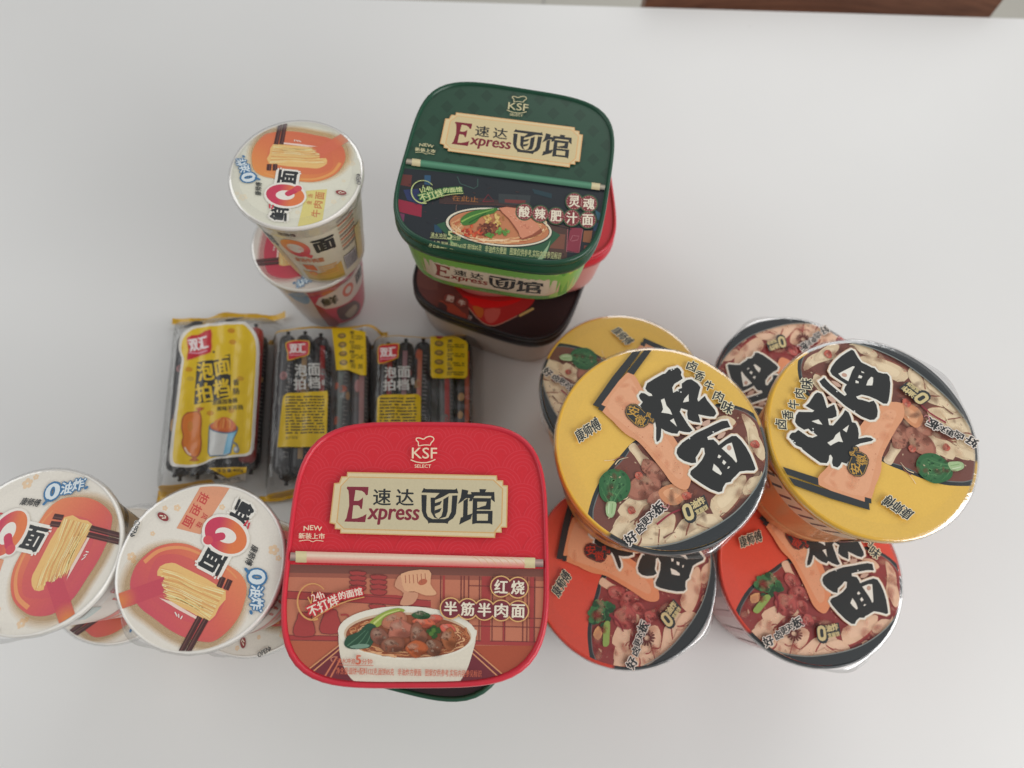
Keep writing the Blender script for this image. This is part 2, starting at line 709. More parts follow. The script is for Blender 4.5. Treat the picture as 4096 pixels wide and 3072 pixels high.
def slab(name, x0, x1, y0, y1, z0, z1, mat, parent=None, bev=2.0):
    g = Geo()
    w = (1, 1, 1, 1)
    x0, x1, y0, y1 = x0 + bev, x1 - bev, y0 + bev, y1 - bev
    def loop(o, z):
        p = []
        for cx, cy, a in ((x1, y1, 0), (x0, y1, 90), (x0, y0, 180), (x1, y0, 270)):
            for k in range(4):
                t = R(a + 30 * k)
                p.append(((cx + o * math.cos(t), cy + o * math.sin(t), z), w))
        return p
    rings = [loop(0, z0), loop(bev, z0 + bev), loop(bev, z1 - bev)] + [loop(bev * math.cos(R(t)), z1 - bev + bev * math.sin(R(t))) for t in (30, 60, 90)]
    g.rings(rings, 0, True, True)
    return g.build(name, [mat], parent)


t = empty("table", (0, 0, 0), 4.2, "white laminate table with a smooth pale top, carrying all the noodle packs", "table")
slab("table_top", -820, 820, -200, 717.5, -28, 0, M_TABLE, t, 1.5)
for x in (-760, 760):
    for y in (-150, 660):
        slab("leg", x - 22, x + 22, y - 22, y + 22, -740, -28.5, M_STEEL, t, 2)

fl = slab("floor", -6000, 6000, -6000, 6000, -760, -740, M_FLOOR, None, 1)
fl["kind"] = "structure"

# wooden chair pushed up to the far edge: only its backrest shows over the table edge
ch = empty("wooden_chair", (345, 845, -740), 4.2, "red brown wooden chair behind the far edge of the table", "chair")
g = Geo()
w = (1, 1, 1, 1)
rr = []
for i in range(25):
    u = -1 + i / 12
    x = 222 * u
    y = -46 + 34 * (1 - u * u) + 4
    ring = []
    h0, h1 = 520 + 22 * u ** 4, 820 - 25 * u ** 4
    for yy, zz in ((-11, h0 + 6), (-11, h1 - 6), (-6, h1), (6, h1), (11, h1 - 6), (11, h0 + 6), (6, h0), (-6, h0)):
        ring.append(((x, y + yy, zz), w))
    rr.append(ring)
g.rings(rr, 0, True, True, smooth=False)
g.build("backrest", [M_WOOD], ch)
slab("seat", -215, 215, -420, 0, 430, 455, M_WOOD, ch, 8)
for x in (-180, 180):
    slab("leg", x - 18, x + 18, -400, -364, 0, 429, M_WOOD, ch, 4)
    slab("leg", x - 18, x + 18, -36, -2, 0, 429, M_WOOD, ch, 4)
    slab("back_post", x - 14, x + 14, -30, -6, 456, 540, M_WOOD, ch, 4)

# ------------------------------------------------------------------ square noodle boxes
BOX_H = 66.987


def box_lid(rim, panel, draw):
    g = Geo()
    prof = [(70.5, 51.0), (72.6, 51.6), (73.0, 54.5), (72.6, 58.5), (71.6, 60.0), (71.6, 61.0), (72.4, 62.0), (72.6, 64.6), (72.2, 66.2), (71.4, 66.98), (70.6, 66.9), (70.0, 66.2), (69.7, 65.3)]
    g.rings([[((x, y, z), rim) for x, y in squircle(a)] for a, z in prof], 0)
    inner = squircle(69.7)
    c0 = g.vert((0, 0, 65.3), panel)
    ids = [g.vert((x, y, 65.3), panel) for x, y in inner]
    for i in range(len(ids)):
        g.face((c0, ids[i], ids[(i + 1) % len(ids)]), 0, False)
    draw(g, lambda x, y, l: (x, y, 65.3 + l), squircle(69.4))
    return g


def box_tub(base, draw=None):
    g = Geo()
    prof = [(54, 0.0), (61, 0.25), (64.4, 1.8), (65.8, 4.6), (66.9, 14), (69.0, 38), (69.9, 51.5)]
    g.rings([[((x, y, z), base) for x, y in squircle(a)] for a, z in prof], 0, True)
    if draw:
        def place(x, z, l):
            a = 65.8 + 4.0 * (z - 4) / 48
            if abs(x) > a * 0.999:
                x = a * 0.999 * (1 if x > 0 else -1)
            y = -(max(0.0, 1 - (abs(x) / a) ** 4.14)) ** (1 / 4.14) * a
            nx, ny = (abs(x) / a) ** 3.14 * (1 if x > 0 else -1), -(abs(y) / a) ** 3.14
            d = math.hypot(nx, ny) or 1
            return (x + nx / d * (l * 4 + 0.06), y + ny / d * (l * 4 + 0.06), z)
        draw(g, place)
    return g


def express_sign(a, plate, border, inner, e_col, ink, full=True):
    """the name plate with its stepped corners, drawn in the red box's units"""
    a.unit()
    a.poly([(430, 333), (1255, 352), (1258, 378), (1290, 380), (1290, 405), (1316, 408), (1311, 640), (1281, 640), (1282, 668), (1248, 668), (1245, 697), (392, 672), (392, 650), (362, 648), (362, 622), (333, 615), (358, 395), (385, 392), (398, 358), (428, 357)], border)
    a.poly([(435, 340), (1250, 358), (1250, 384), (1284, 386), (1284, 411), (1309, 414), (1304, 634), (1275, 634), (1276, 662), (1242, 662), (1239, 690), (398, 666), (398, 644), (368, 642), (368, 616), (340, 610), (364, 401), (391, 398), (404, 364), (434, 363)], plate)
    a.poly([(442, 358), (1236, 374), (1290, 425), (1284, 615), (1240, 672), (412, 650), (370, 610), (392, 412)], border)
    a.poly([(444, 364), (1233, 380), (1283, 427), (1278, 612), (1236, 665), (414, 644), (377, 607), (398, 413)], inner)
    sign_letters(a, e_col, ink)


def sign_letters(a, e_col, ink):
    a.unit(414.9, 387.2, 0.43764)
    a.poly([(35, 62), (305, 65), (295, 165), (272, 172), (255, 140), (220, 115), (140, 105), (120, 240), (175, 240), (205, 225), (235, 195), (232, 260), (222, 340), (205, 345), (190, 310), (170, 297), (112, 297), (95, 465), (160, 460), (230, 435), (280, 405), (262, 510), (0, 502), (10, 480), (25, 460), (60, 300), (58, 180), (50, 110), (30, 85)], e_col)
    a.text("xpress", 615, 442, 636, 200, e_col, 1.2, 0.05, slant=0.12)
    a.text("速", 474, 192, 218, 205, ink, 1, 0.02)
    a.text("达", 762, 196, 218, 205, ink, 1, 0.02)
    for p in ([(1000, 78), (1025, 92), (1395, 98), (1415, 82), (1435, 145), (1320, 146), (970, 136)],
              [(1200, 142), (1322, 144), (1240, 190), (1140, 232), (1140, 200)],
              [(1085, 200), (1142, 200), (1136, 400), (1150, 440), (1182, 468), (1130, 450), (1090, 380)],
              [(1246, 222), (1312, 182), (1300, 370), (1280, 440), (1182, 470), (1222, 430), (1240, 370)],
              [(1140, 270), (1230, 240), (1205, 288), (1140, 312)], [(1140, 360), (1226, 330), (1200, 380), (1138, 405)],
              [(970, 165), (1036, 168), (1030, 380), (1050, 440), (1110, 470), (1260, 470), (1310, 450), (1345, 380), (1358, 175), (1425, 172), (1405, 400), (1370, 460), (1315, 495), (1300, 530), (1270, 521), (1070, 518), (1058, 528), (1050, 495), (1000, 440), (975, 370)],
              [(1480, 95), (1560, 110), (1550, 157), (1640, 157), (1604, 245), (1570, 245), (1580, 207), (1530, 207), (1475, 252), (1428, 280), (1465, 200)],
              [(1500, 240), (1555, 207), (1550, 420), (1612, 398), (1590, 470), (1520, 502), (1445, 540), (1465, 450), (1492, 445)],
              [(1700, 92), (1787, 95), (1772, 130), (1887, 130), (1893, 258), (1845, 218), (1850, 180), (1640, 178), (1618, 210), (1602, 160), (1592, 130), (1705, 130)]):
        a.poly(p, ink, step=False)
    a.poly([(1618, 205), (1845, 208), (1840, 352), (1668, 350), (1668, 366), (1866, 366), (1862, 541), (1830, 526), (1660, 524), (1608, 535)], ink,
           holes=[[(1672, 252), (1792, 252), (1780, 298), (1672, 332)], [(1668, 404), (1808, 404), (1806, 490), (1668, 490)]])
    a.unit()


def box_common(a, gold, tag, scroll, caps, tips):
    """logo, name plate, ribbon scroll and corner note shared by the boxes"""
    a.line([(823, 190), (821, 168), (811, 158), (813, 147), (830, 146), (850, 152), (868, 141), (888, 137), (905, 144), (906, 158), (893, 172), (888, 186)], 6, gold, smooth=4)
    a.line([(823, 190), (856, 184), (888, 186)], 5, gold, smooth=4)
    a.text("KSF", 856, 229, 138, 60, gold, 0.5, 0.012)
    a.line([(780, 266), (815, 279), (855, 282), (885, 277), (916, 264)], 6, gold, smooth=4)
    a.text("SELECT", 847, 301, 90, 18, gold, 0.5, 0.03)
    a.text("NEW", 241, 640, 100, 26, gold, 2, 0.03, arch=7)
    a.text("新装上市", 235, 686, 143, 32, gold, 1, 0.03)
    a.line([(165, 714), (215, 708), (240, 718), (262, 710), (300, 715)], 4, gold, smooth=3)
    # ribbon scroll
    def col(t):
        for (t0, c0), (t1, c1) in zip(scroll, scroll[1:]):
            if t <= t1:
                return mix(c0, c1, (t - t0) / (t1 - t0))
    K = 8
    for i in range(K):
        f = lambda x, t: (x, 768 + (x - 100) * 0.0277 + t * (62 - (x - 100) * 0.003))
        a.poly([f(206, i / K), f(1408, i / K), f(1408, (i + 1) / K), f(206, (i + 1) / K)], col((i + .5) / K), step=False)
        cc = mix(caps[0], caps[1], abs(i - 2.5) / 5)
        a.poly([f(146, i / K), f(207, i / K), f(207, (i + 1) / K), f(146, (i + 1) / K)], cc, step=False)
        a.poly([f(1407, i / K), f(1466, i / K), f(1466, (i + 1) / K), f(1407, (i + 1) / K)], cc, step=False)
        if 1 <= i <= 6:
            tc_ = mix(tips[0], tips[1], abs(i - 3) / 4)
            a.poly([f(104, i / K), f(147, i / K), f(147, (i + 1) / K), f(104, (i + 1) / K)], tc_, step=False)
            a.poly([f(1465, i / K), f(1510, i / K), f(1510, (i + 1) / K), f(1465, (i + 1) / K)], tc_, step=False)
    a.n += 1


def always_open(a, ring, txt, rim, dx=0, dy=0):
    pts = [(240 + 84 * math.cos(R(t)), 1048 + 100 * math.sin(R(t))) for t in range(70, 330, 13)]
    a.line(pts, 11, ring, w1=5)
    a.bar((232, 1060), (213, 1022), 7, ring)
    a.bar((232, 1060), (238, 990), 6, ring)
    a.text("24h", 268, 1018, 68, 40, txt, -20, 0.02, rim)
    a.text("不打烊", 297, 1070, 176, 62, txt, -25, 0.025, (rim[0], 0.13) if rim else None)
    a.text("的面馆", 447, 1003, 132, 42, txt, -13, 0.03, (rim[0], 0.15) if rim else None)
    a.line([(232, 1150), (330, 1088), (430, 1045), (525, 1022)], 6, ring, smooth=4)


def noodles(a, cx, cy, rx, ry, cols, rnd, n, a0, a1, w=9):
    for _ in range(n):
        f = rnd.uniform(0.72, 0.98)
        s0 = rnd.uniform(a0, a1 - 12)
        ln = rnd.uniform(14, 42)
        pts = []
        for k in range(6):
            t = R(min(a1, s0 + ln * k / 5))
            q = f + 0.03 * math.sin(k * 1.7 + s0)
            pts.append((cx + rx * q * math.cos(t), cy + ry * q * math.sin(t)))
        a.line(pts, w * rnd.uniform(0.5, 1.2), rnd.choice(cols), w1=2, smooth=2, step=False)
        if rnd.random() < 0.3:
            a.n += 1
    a.n += 1


def dots(a, words, x0, y0, dx, dy, r, fill, rim, ink, stitch=None):
    n = len(words)
    for i in range(n):
        a.ell(x0 + dx * i, y0 + dy * i, r * 1.12, r * 1.12, rim, step=False)
    a.n += 1
    for i in range(n):
        a.ell(x0 + dx * i, y0 + dy * i, r, r, fill, step=False)
    a.n += 1
    for i, wd in enumerate(words):
        if stitch:
            for k in range(0, 360, 20):
                a.line([(x0 + dx * i + r * 0.9 * math.cos(R(k + q)), y0 + dy * i + r * 0.9 * math.sin(R(k + q))) for q in (0, 9)], 3, stitch, step=False)
        a.text(wd, x0 + dx * i, y0 + dy * i, r * 1.32, r * 1.36, ink, 1.5, 0.03)


FINE_RED = "净含量:面饼+配料122克,面饼85克   非油炸方便面   图案仅供参考,实际内容参见标识"


def red_box_print(g, place, hull):
    rnd = random.Random(4)
    a = Art(g, place, H_BOX, hull, 0, 0, 1)
    top = C(212, 42, 54)
    arc = C(216, 60, 72)
    # wave-scale pattern
    for j in range(9):
        for i in range(-1, 9):
            x, y = i * 236 + (118 if j % 2 else 0) - 20, 20 + j * 92
            a.ell(x, y + 118, 118, 118, top, 0, 24, 180, 360, step=False)
            for r_ in (113, 92, 71, 50, 29):
                pts = [(x + r_ * math.cos(R(t)), y + 118 + r_ * math.sin(R(t))) for t in range(180, 361, 12)]
                a.n += 1
                a.line(pts, 4, arc, step=False)
                a.n -= 1
        a.n += 2
    # kitchen scene
    wall = C(194, 120, 94)
    a.poly([(0, 838), (1618, 868), (1618, 1700), (0, 1700)], wall)
    a.poly([(0, 838), (1618, 868), (1618, 915), (0, 890)], C(126, 78, 68))
    a.poly([(0, 885), (1618, 910), (1618, 935), (0, 908)], C(158, 92, 76))
    dk, rd, md = C(122, 60, 58), C(168, 68, 66), C(172, 88, 70)
    a.poly([(60, 985), (700, 1010), (890, 1045), (890, 1075), (60, 1025)], rd)
    a.bar((60, 985), (890, 1040), 4, dk); a.bar((60, 1027), (890, 1076), 4, dk)
    a.poly([(60, 1232), (420, 1240), (420, 1262), (60, 1256)], rd); a.bar((60, 1230), (420, 1238), 4, dk); a.bar((60, 1258), (420, 1264), 4, dk)
    a.poly([(1100, 1262), (1520, 1272), (1520, 1292), (1100, 1284)], rd); a.bar((1100, 1262), (1520, 1270), 5, dk)
    a.poly([(1100, 1290), (1560, 1290), (1560, 1500), (1290, 1500)], C(172, 84, 60))
    a.poly([(60, 1262), (400, 1268), (300, 1480), (60, 1480)], C(182, 98, 72))
    for x, w_, c_ in ((945, 6, dk), (962, 12, rd), (1058, 6, dk), (1075, 6, dk), (1100, 6, dk), (1160, 5, dk), (1196, 50, rd), (1232, 5, dk), (1298, 14, rd), (1300, 5, dk), (1402, 5, dk), (1425, 5, dk), (1450, 22, rd), (1466, 5, dk)):
        a.bar((x, 885 + x * 0.018), (x - 4, 1268), w_, c_)
    for y in (958, 1130, 1180):
        a.bar((1100, y), (1520, y + 10), 4, dk)
    for bx, by, n_ in ((487, 880, 4), (602, 902, 4), (595, 1065, 1), (1245, 958, 0)):
        for k in range(n_):
            y = by + k * 27
            a.poly([(bx - 48, y), (bx + 46, y + 4), (bx + 30, y + 27), (bx - 26, y + 26)], rd, smooth=2)
            a.line([(bx - 48, y), (bx, y - 7), (bx + 46, y + 4), (bx + 28, y + 26), (bx - 26, y + 25)], 4, dk, closed=True, smooth=2)
    for jx, jy in ((190, 1180), (336, 1165)):
        a.poly([(jx - 30, jy - 72), (jx + 32, jy - 72), (jx + 40, jy - 40), (jx + 58, jy + 10), (jx + 50, jy + 56), (jx - 50, jy + 56), (jx - 58, jy + 8), (jx - 38, jy - 40)], rd, smooth=3)
        a.line([(jx - 30, jy - 72), (jx + 32, jy - 72), (jx + 40, jy - 40), (jx + 58, jy + 10), (jx + 50, jy + 56), (jx - 50, jy + 56), (jx - 58, jy + 8), (jx - 38, jy - 40)], 4, dk, closed=True, smooth=2)
    a.line([(392, 1120), (430, 1120), (432, 1150), (396, 1175)], 9, rd, smooth=3)
    # hanging cloth
    a.poly([(725, 893), (880, 872), (888, 950), (922, 1004), (862, 1012), (800, 990), (742, 985)], C(222, 170, 132), smooth=3)
    for k in range(6):
        a.bar((748 + 22 * k, 900 - k * 2), (752 + 22 * k, 945), 4, C(170, 96, 76), step=False)
    a.ell(845, 938, 26, 16, C(186, 104, 78), -20)
    a.poly([(720, 900), (745, 985), (820, 1000), (790, 1060), (720, 1062), (740, 1000), (690, 960)], C(206, 150, 120), smooth=3)
    # tray
    tr = C(116, 50, 58)
    a.poly([(385, 1290), (210, 1436), (420, 1560), (1180, 1560), (1300, 1470), (1128, 1300)], tr)
    for p, q in (((388, 1284), (205, 1428)), ((396, 1300), (228, 1442)), ((1124, 1308), (1302, 1462)), ((1118, 1330), (1272, 1470))):
        a.bar(p, q, 7, C(214, 150, 108))
    a.bar((372, 1350), (292, 1480), 9, C(206, 122, 92)); a.bar((392, 1362), (322, 1490), 9, C(206, 122, 92))
    a.line([(345, 1378), (338, 1362), (350, 1352), (372, 1352)], 7, C(190, 120, 100), smooth=3)
    # bowl
    a.poly([(420, 1180), (384, 1215), (382, 1290), (398, 1380), (432, 1450), (485, 1500), (560, 1525), (960, 1528), (1030, 1508), (1086, 1430), (1120, 1330), (1138, 1245), (1110, 1190), (760, 1160)], C(224, 216, 198), smooth=3)
    a.ell(759, 1220, 382, 148, C(230, 224, 208), 1.5, 48)
    a.ell(762, 1232, 352, 126, C(206, 180, 152), 1.5, 44)
    a.ell(764, 1238, 343, 119, C(150, 84, 58), 1.5, 44)
    nc = [C(206, 146, 100), C(188, 116, 76), C(222, 170, 126), C(150, 78, 52), C(172, 98, 62)]
    noodles(a, 764, 1238, 343, 119, nc, rnd, 95, -40, 185, 10)
    noodles(a, 764, 1238, 343, 119, nc, rnd, 24, 185, 245, 9)
    a.poly([(550, 1170), (590, 1128), (650, 1096), (710, 1082), (748, 1096), (700, 1122), (640, 1156), (590, 1190)], C(150, 168, 74), smooth=3)
    a.line([(575, 1168), (640, 1118), (720, 1094)], 12, C(196, 204, 126), smooth=4, w1=5)
    a.poly([(412, 1282), (428, 1240), (470, 1222), (500, 1206), (545, 1166), (590, 1186), (582, 1240), (556, 1296), (500, 1308), (440, 1306)], C(48, 82, 62), smooth=4)
    for p in ([(430, 1290), (480, 1250), (530, 1205)], [(470, 1300), (510, 1260), (545, 1210)], [(520, 1300), (548, 1255), (562, 1205)]):
        a.line(p, 7, C(86, 122, 96), smooth=3, w1=3)
    a.poly([(440, 1296), (500, 1280), (550, 1285), (540, 1300), (480, 1306)], C(120, 150, 130), smooth=2)
    br, lt = C(146, 92, 72), C(184, 118, 92)
    a.blob(905, 1142, 44, 26, C(206, 98, 80), rnd); a.blob(848, 1164, 56, 30, C(212, 106, 78), rnd, 10)
    a.blob(838, 1120, 46, 24, C(58, 92, 58), rnd, 0, .25); a.blob(985, 1196, 48, 26, C(214, 100, 82), rnd, 30)
    for p in ((690, 1150, 66, 40, lt, -20), (722, 1198, 76, 54, C(184, 112, 92), 0), (606, 1238, 56, 50, C(140, 90, 74), 10), (820, 1226, 48, 56, br, 0), (682, 1288, 70, 44, C(142, 86, 66), 0), (905, 1300, 54, 50, C(130, 80, 58), 20), (990, 1252, 52, 54, C(166, 98, 62), 10), (808, 1308, 62, 42, C(186, 96, 56), 0)):
        a.blob(p[0], p[1], p[2], p[3], p[4], rnd, p[5])
    for k in range(16):
        t, q = rnd.uniform(0, 6.28), rnd.uniform(0, 34)
        a.ell(905 + q * math.cos(t), 1206 + q * math.sin(t), 14, 13, rnd.choice([C(52, 84, 42), C(84, 120, 54), C(36, 62, 36)]), k=9, step=True)
    # badges and notes
    gold = C(222, 178, 116)
    dots(a, "红烧", 1278, 964, 92, 6, 54, C(122, 50, 60), gold, CREAM)
    dots(a, "半筋半肉面", 1000, 1084, 93, 4, 54, C(122, 50, 60), gold, CREAM)
    always_open(a, C(214, 160, 100), C(240, 222, 204), (C(204, 52, 62), 0.1))
    rt = C(206, 108, 84)
    a.text("沸水冲泡", 425, 1375, 100, 30, rt, 1, 0.01); a.text("5", 492, 1368, 26, 50, rt, 1, 0.05); a.text("分钟", 540, 1378, 58, 30, rt, 1, 0.01)
    a.bar((372, 1396), (575, 1400), 3, rt)
    a.text(FINE_RED, 770, 1437, 800, 40, rt, 1.2, 0.015)
    box_common(a, C(240, 214, 184), None, [(0, C(222, 170, 150)), (.35, C(236, 216, 194)), (.6, C(230, 172, 154)), (1, C(214, 96, 96))], (C(226, 214, 168), C(196, 178, 136)), (C(190, 160, 150), C(80, 66, 66)))
    for k in range(7):
        a.line([(1120 + 40 * k, 800 + k), (1150 + 40 * k, 815 + k), (1175 + 40 * k, 845 + k)], 2.5, C(220, 168, 124), smooth=3, step=False)
    a.n += 1
    express_sign(a, C(222, 204, 164), C(214, 172, 116), C(206, 194, 160), C(132, 46, 60), INK)


def green_box_print(g, place, hull):
    rnd = random.Random(11)
    b = Art(g, place, H_NIGHT, hull, 0, 0, 1)
    dg = C(41, 69, 54)
    for i in range(9):
        for j in range(6):
            x, y = 260 + i * 215 + (108 if j % 2 else 0), 160 + j * 115 + i * 14
            b.poly([(x, y - 46), (x + 52, y + 6), (x, y + 58), (x - 52, y + 6)], dg, step=False)
    b.n += 1
    night = C(42, 47, 52)
    b.poly([(0, 770), (2124, 985), (2124, 1700), (0, 1700)], night)
    # street of signs and shop fronts
    for p, c in (([(170, 1040), (380, 1090), (375, 1190), (165, 1140)], C(150, 46, 66)), ([(160, 1150), (240, 1165), (225, 1290), (150, 1270)], C(120, 60, 90)),
                 ([(180, 840), (300, 850), (290, 945), (205, 930)], C(104, 56, 52)), ([(400, 850), (450, 852), (450, 930), (400, 925)], C(52, 88, 118)),
                 ([(230, 970), (350, 960), (400, 1100), (260, 1050)], C(50, 60, 100)), ([(520, 1000), (1200, 1075), (1200, 1110), (520, 1080)], C(70, 54, 52)),
                 ([(1000, 1000), (1260, 1015), (1250, 1100), (1000, 1075)], C(60, 66, 68)), ([(1050, 1045), (1220, 1055), (1215, 1085), (1050, 1072)], C(120, 60, 58)),
                 ([(1400, 1230), (1570, 1270), (1550, 1540), (1380, 1500)], C(84, 62, 56)), ([(1420, 1320), (1540, 1330), (1530, 1450), (1410, 1440)], C(124, 80, 66)),
                 ([(1580, 1275), (1680, 1280), (1655, 1480), (1550, 1460)], C(138, 58, 72)), ([(1690, 1300), (1760, 1300), (1745, 1400), (1680, 1390)], C(140, 90, 62)),
                 ([(1780, 1130), (1870, 1190), (1880, 1240), (1800, 1210)], C(54, 96, 112)), ([(1760, 1230), (1890, 1260), (1870, 1320), (1770, 1300)], C(44, 70, 96)),
                 ([(1270, 960), (1430, 1000), (1430, 1040), (1290, 1000)], C(44, 66, 74)), ([(160, 1290), (330, 1330), (330, 1420), (180, 1360)], C(40, 42, 70)),
                 ([(480, 1250), (540, 1260), (540, 1320), (480, 1310)], C(42, 74, 96)), ([(1690, 1420), (1740, 1420), (1730, 1470), (1690, 1465)], C(128, 70, 60))):
        b.poly(p, c)
    for p, w_, c in (([(665, 862), (690, 920), (800, 960), (830, 940), (832, 880)], 7, C(66, 92, 86)), ([(872, 1065), (915, 1008), (962, 1062), (872, 1065)], 7, C(124, 52, 60)),
                     ([(560, 1080), (1000, 1090), (1200, 1115)], 4, C(100, 70, 66)), ([(1560, 1280), (1550, 1470), (1650, 1480), (1680, 1290)], 5, C(170, 100, 110)),
                     ([(660, 1090), (655, 1140)], 5, C(130, 100, 90)), ([(1380, 1240), (1590, 1290)], 6, C(40, 40, 46)), ([(1580, 1380), (1600, 1340), (1650, 1345), (1640, 1375), (1590, 1385)], 5, C(180, 110, 118))):
        b.line(p, w_, c)
    b.text("在此止", 730, 1042, 210, 46, C(170, 112, 66), 4, 0.0)
    for _ in range(60):
        x, y = rnd.uniform(160, 1880), rnd.uniform(900, 1540)
        b.bar((x, y), (x + rnd.uniform(-30, 50), y + rnd.uniform(-5, 20)), rnd.uniform(2, 5), rnd.choice([C(70, 62, 72), C(58, 74, 84), C(82, 60, 58), C(40, 42, 48), C(100, 66, 70)]), step=False)
    b.n += 1
    # bowl
    b.poly([(560, 1230), (575, 1330), (610, 1440), (680, 1530), (800, 1600), (1260, 1640), (1350, 1560), (1420, 1420), (1438, 1300)], C(52, 92, 66), smooth=3)
    b.poly([(600, 1330), (640, 1400), (860, 1480), (1070, 1500), (1060, 1560), (800, 1560), (640, 1460)], C(120, 160, 110), smooth=3)
    b.poly([(1400, 1420), (1425, 1360), (1380, 1500), (1320, 1560), (1300, 1550)], C(150, 178, 140), smooth=2)
    b.ell(1002, 1278, 438, 158, C(40, 60, 50), 6, 48); b.ell(1002, 1272, 430, 152, C(226, 218, 196), 6, 48)
    b.ell(1004, 1272, 412, 140, C(44, 56, 48), 6, 44); b.ell(1006, 1274, 404, 134, C(196, 128, 90), 6, 44)
    nc = [C(232, 190, 140), C(214, 150, 100), C(240, 210, 168), C(196, 110, 76), C(222, 168, 120)]
    noodles(b, 1006, 1274, 402, 132, nc, rnd, 90, -30, 215, 13)
    b.poly([(690, 1222), (720, 1180), (790, 1145), (880, 1130), (990, 1120), (960, 1160), (860, 1190), (810, 1240), (720, 1260)], C(70, 122, 56), smooth=4)
    b.line([(700, 1230), (800, 1180), (960, 1130)], 14, C(140, 180, 90), smooth=4, w1=5)
    b.line([(760, 1240), (830, 1200), (900, 1160)], 9, C(44, 88, 44), smooth=4)
    for cx, cy, n_, rr_, cols in ((960, 1215, 46, 85, [C(206, 168, 92), C(222, 190, 120), C(170, 120, 70)]), (920, 1290, 60, 95, [C(116, 62, 48), C(146, 82, 60), C(96, 52, 44)]),
                                  (790, 1310, 30, 80, [C(196, 74, 52), C(214, 104, 66), C(170, 60, 46)]), (1030, 1310, 14, 50, [C(92, 140, 66), C(120, 166, 84)]), (930, 1340, 8, 40, [C(92, 140, 66)])):
        for _ in range(n_):
            t, q = rnd.uniform(0, 6.28), rr_ * math.sqrt(rnd.random())
            b.ell(cx + q * math.cos(t), cy + q * 0.55 * math.sin(t), rnd.uniform(8, 19), rnd.uniform(6, 14), rnd.choice(cols), rnd.uniform(0, 180), 7, step=False)
            if rnd.random() < .2:
                b.n += 1
        b.n += 1
    b.poly([(1000, 1120), (1150, 1120), (1260, 1200), (1345, 1290), (1335, 1330), (1190, 1378), (1165, 1330), (1080, 1210)], C(150, 84, 62), smooth=2)
    b.poly([(1006, 1122), (1148, 1124), (1256, 1204), (1338, 1288), (1192, 1366), (1160, 1310), (1084, 1204)], C(214, 142, 112), smooth=2)
    for _ in range(30):
        t = rnd.random(); u = rnd.random()
        b.ell(1060 + 200 * t + 40 * u, 1145 + 170 * t - 40 * u + 20, 7, 4, rnd.choice([C(190, 112, 88), C(228, 166, 136)]), 40, 7, step=False)
    b.n += 1
    dots(b, "灵魂", 1612, 1068, 117, 18, 66, C(134, 58, 62), C(66, 100, 70), CREAM, C(226, 190, 180))
    dots(b, "酸辣肥汁面", 1208, 1152, 128, 16.5, 64, C(134, 58, 62), C(66, 100, 70), CREAM, C(226, 190, 180))
    gt = C(190, 196, 140)
    b.text("沸水冲泡", 515, 1345, 128, 42, gt, 6, 0.01); b.text("5", 608, 1342, 36, 64, gt, 6, 0.05); b.text("分钟", 662, 1362, 62, 38, gt, 6, 0.01)
    b.bar((445, 1362), (690, 1382), 3, gt)
    b.text("净含量:面饼+配料143克,面饼85克   非油炸方便面   图案仅供参考,实际内容参见标识", 972, 1462, 1072, 60, gt, 5.4, 0.01)
    a = Art(g, place, H_BOX, hull, 3.6, 0, 1, shift=(0.6, 1.6))
    a.n = b.n
    always_open(a, C(196, 206, 138), C(206, 214, 150), (C(66, 120, 70), 0.08))
    box_common(a, C(214, 204, 160), None, [(0, C(58, 110, 84)), (.35, C(96, 152, 122)), (1, C(52, 98, 74))], (C(226, 214, 172), C(186, 168, 128)), (C(190, 180, 160), C(70, 64, 60)))
    express_sign(a, C(226, 206, 160), C(228, 178, 122), C(216, 198, 152), C(128, 38, 52), INK)


def dark_box_print(g, place, hull):
    a = Art(g, place, H_DARK, hull, 0, 0, 1)
    rnd = random.Random(3)
    a.poly([(-200, -900), (760, -900), (760, 560), (820, 700), (-200, 700)], C(104, 50, 42))
    for p, c in (([(430, 420), (560, 440), (700, 560), (600, 560), (480, 500)], C(150, 62, 42)), ([(540, 520), (720, 560), (720, 640), (560, 590)], C(146, 60, 44)),
                 ([(160, 60), (360, 120), (420, 300), (200, 260)], C(118, 62, 50)), ([(440, 430), (520, 480), (500, 560), (420, 500)], C(70, 40, 40))):
        a.poly(p, c, smooth=2)
    a.bar((170, 130), (300, 90), 6, C(140, 84, 70))
    red = C(170, 40, 38)
    a.poly([(640, 200), (700, 380), (770, 500), (850, 600), (950, 676), (1050, 690), (1160, 650), (1300, 580), (1420, 500), (1500, 380), (1500, 100)], red, smooth=3)
    a.poly([(690, 370), (900, 400), (1100, 430), (1330, 400), (1290, 440), (1120, 490), (960, 500), (800, 470)], C(206, 26, 26), smooth=3)
    a.poly([(800, 480), (920, 510), (910, 600), (860, 600)], C(182, 92, 38), smooth=2)
    a.poly([(940, 520), (1110, 510), (1080, 620), (1010, 670), (950, 640)], C(188, 84, 74), smooth=2)
    a.line([(760, 500), (850, 610), (950, 684), (1050, 697), (1160, 657), (1300, 588)], 8, C(190, 140, 120), smooth=4)
    for k in range(9):
        a.ell(1330 + k * 17, 585 - k * 9, 16, 14, C(196, 168, 104), k=9)
    for q in ((545, 395), (682, 442)):
        a.ell(q[0], q[1], 74, 60, C(60, 30, 28)); a.ell(q[0], q[1], 66, 53, C(128, 58, 48))
    a.text("肥", 556, 400, 80, 62, C(206, 184, 168), 16, 0.03); a.text("牛", 684, 446, 76, 60, C(206, 184, 168), 16, 0.03)
    a.text("汁", 775, 612, 50, 56, C(170, 160, 152), 18, 0.02)


